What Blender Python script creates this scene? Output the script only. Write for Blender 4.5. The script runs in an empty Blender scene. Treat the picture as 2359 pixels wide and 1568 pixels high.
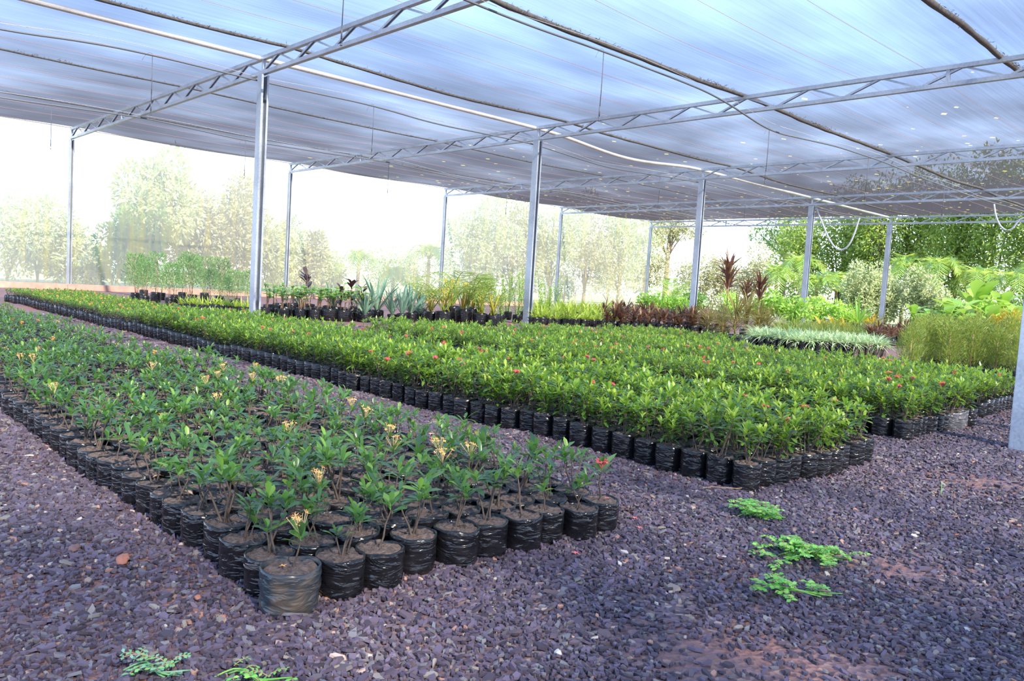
import bpy, math
import numpy as np
from mathutils import Matrix, Vector

scene = bpy.context.scene
COL = scene.collection
R = np.random.RandomState(11)
PI = math.pi

# ------------------------------------------------------------------ camera
F, PIT, ROL, YAW = 1822.673, 0.070, 0.060, -0.816
CAM = np.array([22.585, -5.570, 0.80])
_fw = np.array([math.sin(YAW) * math.cos(PIT), math.cos(YAW) * math.cos(PIT), -math.sin(PIT)])
_r = np.array([math.cos(YAW), -math.sin(YAW), 0.0])
_u = np.cross(_r, _fw)
CR = _r * math.cos(ROL) + _u * math.sin(ROL)
CU = -_r * math.sin(ROL) + _u * math.cos(ROL)
cd = bpy.data.cameras.new('camera')
cam = bpy.data.objects.new('camera', cd)
COL.objects.link(cam)
M = Matrix(((CR[0], CU[0], -_fw[0], CAM[0]), (CR[1], CU[1], -_fw[1], CAM[1]), (CR[2], CU[2], -_fw[2], CAM[2]), (0, 0, 0, 1)))
cam.matrix_world = M
cd.sensor_fit = 'HORIZONTAL'; cd.sensor_width = 36.0; cd.lens = F / 2359.0 * 36.0
cd.clip_start = 0.05; cd.clip_end = 400
scene.camera = cam

def ray(px, py): return _fw + CR * (px - 1179.5) / F - CU * (py - 784) / F
def gnd(px, py, z=0.0):
    d = ray(px, py); t = (z - CAM[2]) / d[2]; return CAM + t * d
def atx(px, py, X):
    d = ray(px, py); t = (X - CAM[0]) / d[0]; return CAM + t * d
def aty(px, py, Y):
    d = ray(px, py); t = (Y - CAM[1]) / d[1]; return CAM + t * d
def proj(P):
    d = np.asarray(P, float) - CAM; z = d @ _fw
    return 1179.5 + F * (d @ CR) / z, 784 - F * (d @ CU) / z, z

# ------------------------------------------------------------------ light
w = bpy.data.worlds.new('world'); scene.world = w; w.use_nodes = True
nt = w.node_tree; nt.nodes.clear()
out = nt.nodes.new('ShaderNodeOutputWorld'); bg = nt.nodes.new('ShaderNodeBackground')
tc = nt.nodes.new('ShaderNodeTexCoord'); sx = nt.nodes.new('ShaderNodeSeparateXYZ'); cr = nt.nodes.new('ShaderNodeValToRGB')
nt.links.new(tc.outputs['Generated'], sx.inputs[0]); nt.links.new(sx.outputs['Z'], cr.inputs[0])
nt.links.new(cr.outputs[0], bg.inputs[0]); nt.links.new(bg.outputs[0], out.inputs[0])
el = cr.color_ramp.elements
el[0].position = 0.0; el[0].color = (0.84, 0.86, 0.88, 1)
el[1].position = 0.90; el[1].color = (0.16, 0.27, 0.52, 1)
e = el.new(0.13); e.color = (0.56, 0.72, 0.98, 1)
e = el.new(0.27); e.color = (0.33, 0.55, 1.0, 1)
e = el.new(0.50); e.color = (0.33, 0.48, 0.72, 1)
bg.inputs[1].default_value = 4.0
sd = bpy.data.lights.new('sun', 'SUN'); sun = bpy.data.objects.new('sun', sd); COL.objects.link(sun)
SUN_AZ = np.array([0.985, -0.17]); SUN_EL = math.radians(38)
sv = Vector((SUN_AZ[0] * math.cos(SUN_EL), SUN_AZ[1] * math.cos(SUN_EL), math.sin(SUN_EL)))
sun.rotation_euler = sv.to_track_quat('Z', 'Y').to_euler()
sd.energy = 15.0; sd.color = (1.0, 0.90, 0.74); sd.angle = math.radians(1.0)
scene.view_settings.view_transform = 'Standard'; scene.view_settings.look = 'None'
scene.view_settings.gamma = 1.0; scene.view_settings.use_curve_mapping = False
scene.view_settings.exposure = 0.35
scene.cycles.max_bounces = 8; scene.cycles.transparent_max_bounces = 24
scene.cycles.sample_clamp_indirect = 6

# ------------------------------------------------------------------ mesh helper
class G:
    def __init__(s): s.v = []; s.l = []; s.c = []; s.m = []; s.n = 0
    def add(s, V, Fc, mi=0):
        V = np.asarray(V, float).reshape(-1, 3); Fc = np.asarray(Fc, np.int64)
        s.v.append(V); s.l.append((Fc + s.n).ravel()); s.c.append(np.full(len(Fc), Fc.shape[1])); s.m.append(np.full(len(Fc), mi)); s.n += len(V)
    def pack(s):
        return np.concatenate(s.v), np.concatenate(s.l), np.concatenate(s.c), np.concatenate(s.m)
    def addpack(s, pk, rz=0.0, sc=1.0, t=(0, 0, 0), mmap=None):
        V, L, C, Mi = pk
        c, si = math.cos(rz), math.sin(rz)
        W = np.empty_like(V); W[:, 0] = (V[:, 0] * c - V[:, 1] * si) * sc + t[0]; W[:, 1] = (V[:, 0] * si + V[:, 1] * c) * sc + t[1]; W[:, 2] = V[:, 2] * sc + t[2]
        s.v.append(W); s.l.append(L + s.n); s.c.append(C); s.m.append(Mi if mmap is None else np.asarray(mmap)[Mi]); s.n += len(V)
    def mesh(s, name, mats, smooth=True):
        V, L, C, Mi = s.pack()
        me = bpy.data.meshes.new(name)
        me.vertices.add(len(V)); me.vertices.foreach_set('co', V.astype(np.float32).ravel())
        me.loops.add(len(L)); me.loops.foreach_set('vertex_index', L.astype(np.int32))
        me.polygons.add(len(C)); st = np.concatenate([[0], np.cumsum(C)[:-1]])
        me.polygons.foreach_set('loop_start', st.astype(np.int32))
        me.polygons.foreach_set('material_index', Mi.astype(np.int32))
        me.polygons.foreach_set('use_smooth', np.full(len(C), smooth))
        for m in (mats if isinstance(mats, (list, tuple)) else [mats]): me.materials.append(m)
        me.update(calc_edges=True); me.validate()
        return me
    def box(s, c, sz, mi=0, rot=None):
        h = np.array(sz) / 2.0
        V = np.array([[x, y, z] for x in (-1, 1) for y in (-1, 1) for z in (-1, 1)], float) * h
        if rot is not None: V = V @ np.asarray(rot).T
        s.add(V + np.array(c), [[0, 1, 3, 2], [4, 6, 7, 5], [0, 4, 5, 1], [2, 3, 7, 6], [0, 2, 6, 4], [1, 5, 7, 3]], mi)
    def bar(s, a, b, wd, ht, mi=0, up=(0, 0, 1)):
        a = np.array(a, float); b = np.array(b, float); d = b - a; L = np.linalg.norm(d); d /= L
        sd_ = np.cross(d, up); sd_ /= np.linalg.norm(sd_); u = np.cross(sd_, d)
        s.box((a + b) / 2, (L, wd, ht), mi, rot=np.array([d, sd_, u]).T)
    def tube(s, P, r, seg=8, mi=0, cap=True):
        P = np.asarray(P, float); n = len(P); r = np.broadcast_to(np.asarray(r, float), (n,))
        T = np.gradient(P, axis=0); T /= np.linalg.norm(T, axis=1)[:, None] + 1e-12
        ref = np.array([0, 0, 1.0]) if abs(T[0][2]) < .9 else np.array([1.0, 0, 0])
        A = np.cross(T, ref); A /= np.linalg.norm(A, axis=1)[:, None] + 1e-12; B = np.cross(T, A)
        th = np.arange(seg) * 2 * PI / seg
        V = P[:, None] + (A[:, None] * np.cos(th)[None, :, None] + B[:, None] * np.sin(th)[None, :, None]) * r[:, None, None]
        i = np.arange(n - 1)[:, None] * seg; j = np.arange(seg)[None]; k = (j + 1) % seg
        Fc = np.stack([i + j, i + k, i + seg + k, i + seg + j], -1).reshape(-1, 4)
        s.add(V.reshape(-1, 3), Fc, mi)
        if cap and seg > 2:
            base = s.n - n * seg
            s.l.append(np.arange(seg)[::-1] + base); s.c.append(np.array([seg])); s.m.append(np.array([mi]))
            s.l.append(np.arange(seg) + base + (n - 1) * seg); s.c.append(np.array([seg])); s.m.append(np.array([mi]))
    def leaves(s, P, D, N, L, W, rows=4, cols=3, bend=-.25, fold=.25, mi=0, prof=None):
        P = np.asarray(P, float); n = len(P)
        D = D / (np.linalg.norm(D, axis=1)[:, None] + 1e-9)
        S = np.cross(D, N); S /= np.linalg.norm(S, axis=1)[:, None] + 1e-9; N = np.cross(S, D)
        L = np.broadcast_to(L, (n,)); W = np.broadcast_to(W, (n,)); bend = np.broadcast_to(bend, (n,))
        t = np.linspace(0, 1, rows)
        if prof is None: prof = np.interp(t, [0, .15, .45, .7, .9, 1], [.12, .40, .86, 1, .72, .08])
        elif callable(prof): prof = prof(t)
        ce = P[:, None] + D[:, None] * (L[:, None] * t)[..., None] * 1.0 + N[:, None] * (bend[:, None] * L[:, None] * t ** 2)[..., None]
        wd = (W[:, None] * prof * .5)[..., None]
        if cols == 3:
            V = np.stack([ce - S[:, None] * wd + N[:, None] * wd * fold, ce, ce + S[:, None] * wd + N[:, None] * wd * fold], 2)
        else:
            V = np.stack([ce - S[:, None] * wd, ce + S[:, None] * wd], 2)
        c = cols; b = (np.arange(n) * rows * c)[:, None, None]; r_ = np.arange(rows - 1)[None, :, None] * c; q = np.arange(c - 1)[None, None]
        a = b + r_ + q
        Fc = np.stack([a, a + 1, a + c + 1, a + c], -1).reshape(-1, 4)
        s.add(V.reshape(-1, 3), Fc, mi)

def link(name, me, parent=None, loc=None):
    o = bpy.data.objects.new(name, me); COL.objects.link(o)
    if parent is not None: o.parent = parent
    if loc is not None: o.location = loc
    return o
def props(o, label=None, cat=None, group=None, kind=None):
    if label: o['label'] = label
    if cat: o['category'] = cat
    if group: o['group'] = group
    if kind: o['kind'] = kind
    return o
def thing(name, label, cat, loc=(0, 0, 0), rz=0.0, group=None, sc=1.0):
    o = bpy.data.objects.new(name, None); COL.objects.link(o)
    o.location = loc; o.rotation_euler = (0, 0, rz); o.scale = (sc, sc, sc); o.empty_display_size = .05
    return props(o, label, cat, group)

_ONES = 'zeroth first second third fourth fifth sixth seventh eighth ninth tenth eleventh twelfth thirteenth fourteenth fifteenth sixteenth seventeenth eighteenth nineteenth'.split()
_TENS = {2: ('twenty', 'twentieth'), 3: ('thirty', 'thirtieth'), 4: ('forty', 'fortieth'), 5: ('fifty', 'fiftieth'), 6: ('sixty', 'sixtieth'), 7: ('seventy', 'seventieth'), 8: ('eighty', 'eightieth'), 9: ('ninety', 'ninetieth')}
def ordw(n):
    if n < 20: return _ONES[n]
    a, b = divmod(n, 10)
    return _TENS[a][1] if b == 0 else _TENS[a][0] + '-' + _ONES[b]

# ------------------------------------------------------------------ materials
def mat(name):
    m = bpy.data.materials.new(name); m.use_nodes = True; n = m.node_tree; n.nodes.clear()
    o = n.nodes.new('ShaderNodeOutputMaterial'); return m, n, o
def N(n, t, **kw):
    x = n.nodes.new(t)
    for k, v in kw.items(): setattr(x, k, v)
    return x
def ramp(n, pts, inp):
    c = N(n, 'ShaderNodeValToRGB'); e = c.color_ramp.elements
    e[0].position = pts[0][0]; e[0].color = (*pts[0][1], 1); e[1].position = pts[-1][0]; e[1].color = (*pts[-1][1], 1)
    for p_, c_ in pts[1:-1]:
        q = e.new(p_); q.color = (*c_, 1)
    n.links.new(inp, c.inputs[0]); return c
def simple(name, colr, rough=.5, metal=0.0, noise=None, spec=.5, bump=None):
    m, n, o = mat(name); b = N(n, 'ShaderNodeBsdfPrincipled')
    b.inputs['Base Color'].default_value = (*colr, 1); b.inputs['Roughness'].default_value = rough; b.inputs['Metallic'].default_value = metal
    b.inputs['Specular IOR Level'].default_value = spec
    tcn = N(n, 'ShaderNodeTexCoord')
    if noise:
        nz = N(n, 'ShaderNodeTexNoise'); nz.inputs['Scale'].default_value = noise[0]; nz.inputs['Detail'].default_value = 4
        n.links.new(tcn.outputs['Object'], nz.inputs['Vector'])
        c = ramp(n, [(.3, colr), (.7, noise[1])], nz.outputs['Fac']); n.links.new(c.outputs[0], b.inputs['Base Color'])
    if bump:
        nb = N(n, 'ShaderNodeTexNoise'); nb.inputs['Scale'].default_value = bump[0]; nb.inputs['Detail'].default_value = 5
        n.links.new(tcn.outputs['Object'], nb.inputs['Vector'])
        bp = N(n, 'ShaderNodeBump'); bp.inputs['Strength'].default_value = bump[1]; bp.inputs['Distance'].default_value = bump[2]
        n.links.new(nb.outputs['Fac'], bp.inputs['Height']); n.links.new(bp.outputs[0], b.inputs['Normal'])
    n.links.new(b.outputs[0], o.inputs[0]); return m
def leafm(name, cols, tcol, rough=.38, tr=.35, spec=.5):
    m, n, o = mat(name); g = N(n, 'ShaderNodeNewGeometry'); k = len(cols)
    c = ramp(n, [(i / (k - 1), cols[i]) for i in range(k)], g.outputs['Random Per Island'])
    b = N(n, 'ShaderNodeBsdfPrincipled'); b.inputs['Roughness'].default_value = rough; b.inputs['Specular IOR Level'].default_value = spec
    n.links.new(c.outputs[0], b.inputs['Base Color'])
    t = N(n, 'ShaderNodeBsdfTranslucent'); t.inputs[0].default_value = (*tcol, 1)
    mx = N(n, 'ShaderNodeMixShader'); mx.inputs[0].default_value = tr
    n.links.new(b.outputs[0], mx.inputs[1]); n.links.new(t.outputs[0], mx.inputs[2]); n.links.new(mx.outputs[0], o.inputs[0])
    return m

M_LEAF_A = leafm('young_leaf', [(.022, .062, .036), (.035, .095, .045), (.055, .145, .045), (.13, .25, .045)], (.20, .38, .06), .27)
M_LEAF_B = leafm('shrub_leaf', [(.016, .055, .014), (.035, .105, .018), (.075, .165, .022), (.18, .29, .035)], (.32, .52, .05), .30)
M_TIP_A = leafm('new_young_leaf', [(.04, .10, .04), (.06, .15, .045), (.17, .30, .05), (.05, .12, .045)], (.30, .55, .07), .33, .38)
M_TIP = leafm('new_leaf', [(.05, .15, .02), (.13, .26, .03), (.34, .43, .06), (.08, .19, .025)], (.48, .66, .07), .30, .38)
M_LEAF_Y = leafm('yellow_leaf', [(.18, .30, .04), (.30, .42, .05), (.42, .50, .08)], (.6, .75, .10), .45)
M_LEAF_FINE = leafm('fine_leaf', [(.09, .20, .07), (.15, .29, .10), (.24, .36, .12)], (.34, .52, .18), .5)
M_LEAF_BROAD = leafm('broad_leaf', [(.07, .24, .06), (.12, .34, .08), (.22, .42, .07)], (.35, .65, .12), .45)
M_LEAF_PURPLE = leafm('purple_leaf', [(.035, .02, .022), (.06, .03, .03), (.03, .05, .035)], (.15, .04, .03), .35, .12)
M_LEAF_AGAVE = leafm('grey_green_leaf', [(.12, .22, .16), (.18, .30, .22), (.28, .38, .26)], (.3, .5, .3), .5, .2)
M_LEAF_ARECA = leafm('areca_leaf', [(.10, .20, .04), (.18, .28, .05), (.30, .33, .06)], (.5, .6, .10), .45)
M_LEAF_RED = leafm('red_brown_leaf', [(.09, .045, .04), (.15, .06, .05), (.20, .15, .06), (.06, .055, .035), (.24, .11, .08)], (.30, .13, .07), .42, .22)
M_LEAF_BRONZE = leafm('bronze_leaf', [(.10, .12, .03), (.20, .19, .04), (.18, .10, .04), (.28, .26, .08)], (.45, .4, .10), .42)
M_LEAF_CREAM = leafm('cream_striped_leaf', [(.20, .38, .16), (.42, .55, .32), (.62, .68, .48)], (.6, .75, .4), .45)
M_LEAF_WHITE = leafm('white_leaf', [(.60, .62, .48), (.75, .76, .62), (.50, .55, .35)], (.7, .7, .5), .45)
M_LEAF_BRIGHT = leafm('bright_leaf', [(.16, .36, .05), (.26, .48, .07), (.38, .56, .10)], (.5, .75, .12), .42)
M_LEAF_THUJA = leafm('feathery_leaf', [(.08, .18, .04), (.14, .25, .05), (.28, .32, .06), (.20, .20, .06)], (.42, .50, .08), .55)
M_LEAF_GOLD = leafm('golden_leaf', [(.35, .26, .03), (.45, .36, .04), (.25, .30, .04)], (.75, .6, .06), .5)
M_TREE = leafm('tree_leaf', [(.03, .09, .02), (.06, .15, .03), (.12, .22, .04)], (.25, .42, .06), .5, .3)
M_TREE_B = leafm('backdrop_leaf', [(.06, .13, .02), (.15, .23, .04), (.32, .38, .09)], (.45, .56, .10), .45, .4)  # backdrop haze is put into these paler, yellower leaf tones
M_TREE_PALE = leafm('pale_tree_leaf', [(.20, .27, .12), (.34, .40, .20), (.50, .53, .30)], (.6, .66, .34), .5)  # leaf tones paled to paint in the overexposed outdoors
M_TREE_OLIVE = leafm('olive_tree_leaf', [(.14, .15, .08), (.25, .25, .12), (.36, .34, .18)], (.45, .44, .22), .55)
M_PALM = leafm('palm_leaf', [(.08, .18, .03), (.16, .28, .05), (.30, .40, .10)], (.5, .62, .12), .35, .35, .7)
M_WEED = leafm('weed_leaf', [(.10, .34, .06), (.18, .48, .08), (.34, .54, .12), (.12, .40, .14)], (.3, .8, .12), .5)
M_WEED_G = leafm('grey_weed_leaf', [(.28, .46, .34), (.18, .40, .20), (.24, .55, .10)], (.3, .6, .2), .5)
M_STEM = simple('brown_stem', (.05, .032, .028), .8, noise=(90, (.10, .07, .05)))
M_STEM_T = simple('tan_stem', (.24, .14, .09), .8, noise=(30, (.34, .22, .14)))
M_TRUNK = simple('bark', (.12, .09, .06), .9, noise=(6, (.24, .19, .13)), bump=(20, .4, .02))
M_ORANGE = simple('orange_petal', (.80, .36, .10), .5); M_TUBE = simple('cream_flower_tube', (.55, .40, .20), .6)
M_RED = simple('red_petal', (.78, .09, .12), .5); M_PINKTUBE = simple('red_flower_tube', (.55, .12, .12), .6)
M_SOIL = simple('potting_soil', (.05, .034, .030), .95, noise=(70, (.15, .105, .092)), bump=(90, .9, .012))
M_RUBBLE = simple('red_clay', (.26, .10, .07), .95, noise=(14, (.36, .16, .11)), bump=(60, .6, .01))

def bag_mat(name, c1, c2, rough):
    m, n, o = mat(name); b = N(n, 'ShaderNodeBsdfPrincipled'); tcn = N(n, 'ShaderNodeTexCoord'); oi = N(n, 'ShaderNodeObjectInfo')
    mp = N(n, 'ShaderNodeMapping'); mp.inputs['Scale'].default_value = (1, 1, 3.2); n.links.new(tcn.outputs['Object'], mp.inputs[0])
    nz = N(n, 'ShaderNodeTexNoise', noise_dimensions='4D'); nz.inputs['Scale'].default_value = 11; nz.inputs['Detail'].default_value = 2.5; nz.inputs['Distortion'].default_value = 1.8
    n.links.new(mp.outputs[0], nz.inputs['Vector']); n.links.new(oi.outputs['Random'], nz.inputs['W'])
    rd = N(n, 'ShaderNodeTexNoise'); rd.inputs['Scale'].default_value = 22; n.links.new(tcn.outputs['Object'], rd.inputs['Vector'])
    c = ramp(n, [(.42, c1), (.75, c2)], rd.outputs['Fac']); n.links.new(c.outputs[0], b.inputs['Base Color'])
    b.inputs['Roughness'].default_value = rough; b.inputs['Specular IOR Level'].default_value = .42
    bp = N(n, 'ShaderNodeBump'); bp.inputs['Strength'].default_value = .6; bp.inputs['Distance'].default_value = .016
    n.links.new(nz.outputs['Fac'], bp.inputs['Height']); n.links.new(bp.outputs[0], b.inputs['Normal']); n.links.new(b.outputs[0], o.inputs[0]); return m
M_BAG = bag_mat('black_polythene', (.006, .006, .008), (.013, .012, .015), .17)
M_BAG_GREY = bag_mat('dusty_polythene', (.018, .027, .037), (.085, .062, .046), .34)
M_BAG_CLEAR = bag_mat('pale_polythene', (.05, .05, .06), (.13, .12, .13), .25)

def steel(name, c, c2, rough=.45):
    m, n, o = mat(name); b = N(n, 'ShaderNodeBsdfPrincipled'); tcn = N(n, 'ShaderNodeTexCoord')
    v = N(n, 'ShaderNodeTexVoronoi'); v.inputs['Scale'].default_value = 70; n.links.new(tcn.outputs['Object'], v.inputs['Vector'])
    nz = N(n, 'ShaderNodeTexNoise'); nz.inputs['Scale'].default_value = 3; nz.inputs['Detail'].default_value = 5; n.links.new(tcn.outputs['Object'], nz.inputs['Vector'])
    mx = N(n, 'ShaderNodeMath', operation='MULTIPLY_ADD'); n.links.new(v.outputs['Color'], mx.inputs[0]); mx.inputs[1].default_value = .35; n.links.new(nz.outputs['Fac'], mx.inputs[2])
    cc = ramp(n, [(.35, c), (.95, c2)], mx.outputs[0]); n.links.new(cc.outputs[0], b.inputs['Base Color'])
    b.inputs['Metallic'].default_value = .55; b.inputs['Roughness'].default_value = rough; n.links.new(b.outputs[0], o.inputs[0]); return m
M_STEEL = steel('galvanised_steel', (.25, .28, .34), (.44, .49, .57))
M_PIPE = steel('galvanised_pipe', (.50, .50, .52), (.74, .74, .76), .35)
M_HOSE = simple('dark_hose', (.10, .11, .13), .5); M_HOSE_L = simple('pale_hose', (.42, .46, .50), .4)
M_WIRE = simple('steel_wire', (.07, .08, .11), .5); M_CORD = simple('red_cord', (.36, .22, .24), .6)
M_SEAM = simple('seam_fold', (.045, .048, .06), .9, noise=(30, (.10, .09, .085)))
M_DEBRIS = simple('leaf_litter', (.06, .045, .035), .95, noise=(40, (.15, .11, .08)))

def roof_mat():
    m, n, o = mat('shade_net'); g = N(n, 'ShaderNodeNewGeometry'); tcn = N(n, 'ShaderNodeTexCoord')
    dt = N(n, 'ShaderNodeVectorMath', operation='DOT_PRODUCT'); dt.inputs[1].default_value = (0, 0, 1)
    n.links.new(g.outputs['Incoming'], dt.inputs[0])
    ab = N(n, 'ShaderNodeMath', operation='ABSOLUTE'); n.links.new(dt.outputs['Value'], ab.inputs[0])
    mxm = N(n, 'ShaderNodeMath', operation='MAXIMUM'); n.links.new(ab.outputs[0], mxm.inputs[0]); mxm.inputs[1].default_value = .02
    # woven density: threads run along y, broad noise patches of thicker and thinner weave
    mp = N(n, 'ShaderNodeMapping'); mp.inputs['Scale'].default_value = (9, .12, 1); n.links.new(tcn.outputs['Object'], mp.inputs[0])
    n1 = N(n, 'ShaderNodeTexNoise'); n1.inputs['Scale'].default_value = 3; n1.inputs['Detail'].default_value = 6; n1.inputs['Roughness'].default_value = .7; n.links.new(mp.outputs[0], n1.inputs['Vector'])
    mp2 = N(n, 'ShaderNodeMapping'); mp2.inputs['Scale'].default_value = (.9, .45, 1); n.links.new(tcn.outputs['Object'], mp2.inputs[0])
    n2 = N(n, 'ShaderNodeTexNoise'); n2.inputs['Scale'].default_value = .6; n2.inputs['Detail'].default_value = 3; n.links.new(mp2.outputs[0], n2.inputs['Vector'])
    s1 = N(n, 'ShaderNodeMapRange'); s1.inputs[1].default_value = .3; s1.inputs[2].default_value = .7; s1.inputs[3].default_value = .90; s1.inputs[4].default_value = 1.10; n.links.new(n1.outputs['Fac'], s1.inputs[0])
    s2 = N(n, 'ShaderNodeMapRange'); s2.inputs[1].default_value = .3; s2.inputs[2].default_value = .7; s2.inputs[3].default_value = .72; s2.inputs[4].default_value = 1.28; n.links.new(n2.outputs['Fac'], s2.inputs[0])
    k = N(n, 'ShaderNodeMath', operation='MULTIPLY'); n.links.new(s1.outputs[0], k.inputs[0]); n.links.new(s2.outputs[0], k.inputs[1])
    k2 = N(n, 'ShaderNodeMath', operation='MULTIPLY'); n.links.new(k.outputs[0], k2.inputs[0]); k2.inputs[1].default_value = -.43
    dv = N(n, 'ShaderNodeMath', operation='DIVIDE'); n.links.new(k2.outputs[0], dv.inputs[0]); n.links.new(mxm.outputs[0], dv.inputs[1])
    ex = N(n, 'ShaderNodeMath', operation='EXPONENT'); n.links.new(dv.outputs[0], ex.inputs[0])
    # fallen leaves lying on the net
    v = N(n, 'ShaderNodeTexVoronoi', distance='MANHATTAN'); v.inputs['Scale'].default_value = 3.6; v.inputs['Randomness'].default_value = 1
    mp3 = N(n, 'ShaderNodeMapping'); mp3.inputs['Scale'].default_value = (1.0, .6, 0); n.links.new(tcn.outputs['Object'], mp3.inputs[0]); n.links.new(mp3.outputs[0], v.inputs['Vector'])
    lt = N(n, 'ShaderNodeMath', operation='LESS_THAN'); n.links.new(v.outputs['Distance'], lt.inputs[0]); lt.inputs[1].default_value = .21
    sy = N(n, 'ShaderNodeSeparateXYZ'); n.links.new(tcn.outputs['Object'], sy.inputs[0])
    yr = N(n, 'ShaderNodeMapRange'); yr.inputs[1].default_value = 5; yr.inputs[2].default_value = 22; n.links.new(sy.outputs['Y'], yr.inputs[0])
    sc = N(n, 'ShaderNodeSeparateColor'); n.links.new(v.outputs['Color'], sc.inputs[0])
    l2 = N(n, 'ShaderNodeMath', operation='LESS_THAN'); n.links.new(sc.outputs[0], l2.inputs[0]); n.links.new(yr.outputs[0], l2.inputs[1])
    lf = N(n, 'ShaderNodeMath', operation='MULTIPLY'); n.links.new(lt.outputs[0], lf.inputs[0]); n.links.new(l2.outputs[0], lf.inputs[1])
    cm = N(n, 'ShaderNodeMix', data_type='RGBA'); cm.inputs[6].default_value = (.082, .076, .088, 1); cm.inputs[7].default_value = (.62, .50, .12, 1); n.links.new(lf.outputs[0], cm.inputs[0])
    df = N(n, 'ShaderNodeBsdfDiffuse'); n.links.new(cm.outputs[2], df.inputs[0])
    tl = N(n, 'ShaderNodeBsdfTranslucent'); n.links.new(cm.outputs[2], tl.inputs[0])
    a = N(n, 'ShaderNodeMixShader'); a.inputs[0].default_value = .30; n.links.new(df.outputs[0], a.inputs[1]); n.links.new(tl.outputs[0], a.inputs[2])
    tp = N(n, 'ShaderNodeBsdfTransparent')
    mx = N(n, 'ShaderNodeMixShader'); n.links.new(ex.outputs[0], mx.inputs[0]); n.links.new(a.outputs[0], mx.inputs[1]); n.links.new(tp.outputs[0], mx.inputs[2]); n.links.new(mx.outputs[0], o.inputs[0])
    return m
M_ROOF = roof_mat()
def side_mat():
    m, n, o = mat('pale_side_net'); tcn = N(n, 'ShaderNodeTexCoord')
    mp = N(n, 'ShaderNodeMapping'); mp.inputs['Scale'].default_value = (1, 3.0, .22); n.links.new(tcn.outputs['Object'], mp.inputs[0])
    nz = N(n, 'ShaderNodeTexNoise'); nz.inputs['Scale'].default_value = 2.2; nz.inputs['Detail'].default_value = 5; nz.inputs['Roughness'].default_value = .65; n.links.new(mp.outputs[0], nz.inputs['Vector'])
    c = ramp(n, [(.40, (.62, .62, .60)), (.66, (.68, .60, .38))], nz.outputs['Fac'])
    df = N(n, 'ShaderNodeBsdfDiffuse'); tl = N(n, 'ShaderNodeBsdfTranslucent'); n.links.new(c.outputs[0], df.inputs[0]); n.links.new(c.outputs[0], tl.inputs[0])
    a = N(n, 'ShaderNodeMixShader'); a.inputs[0].default_value = .6; n.links.new(df.outputs[0], a.inputs[1]); n.links.new(tl.outputs[0], a.inputs[2])
    tp = N(n, 'ShaderNodeBsdfTransparent')
    mr = N(n, 'ShaderNodeMapRange'); mr.inputs[1].default_value = .3; mr.inputs[2].default_value = .7; mr.inputs[3].default_value = .68; mr.inputs[4].default_value = .48; n.links.new(nz.outputs['Fac'], mr.inputs[0])
    mx = N(n, 'ShaderNodeMixShader'); n.links.new(mr.outputs[0], mx.inputs[0]); n.links.new(a.outputs[0], mx.inputs[1]); n.links.new(tp.outputs[0], mx.inputs[2]); n.links.new(mx.outputs[0], o.inputs[0])
    return m
M_SIDE = side_mat()
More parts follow.
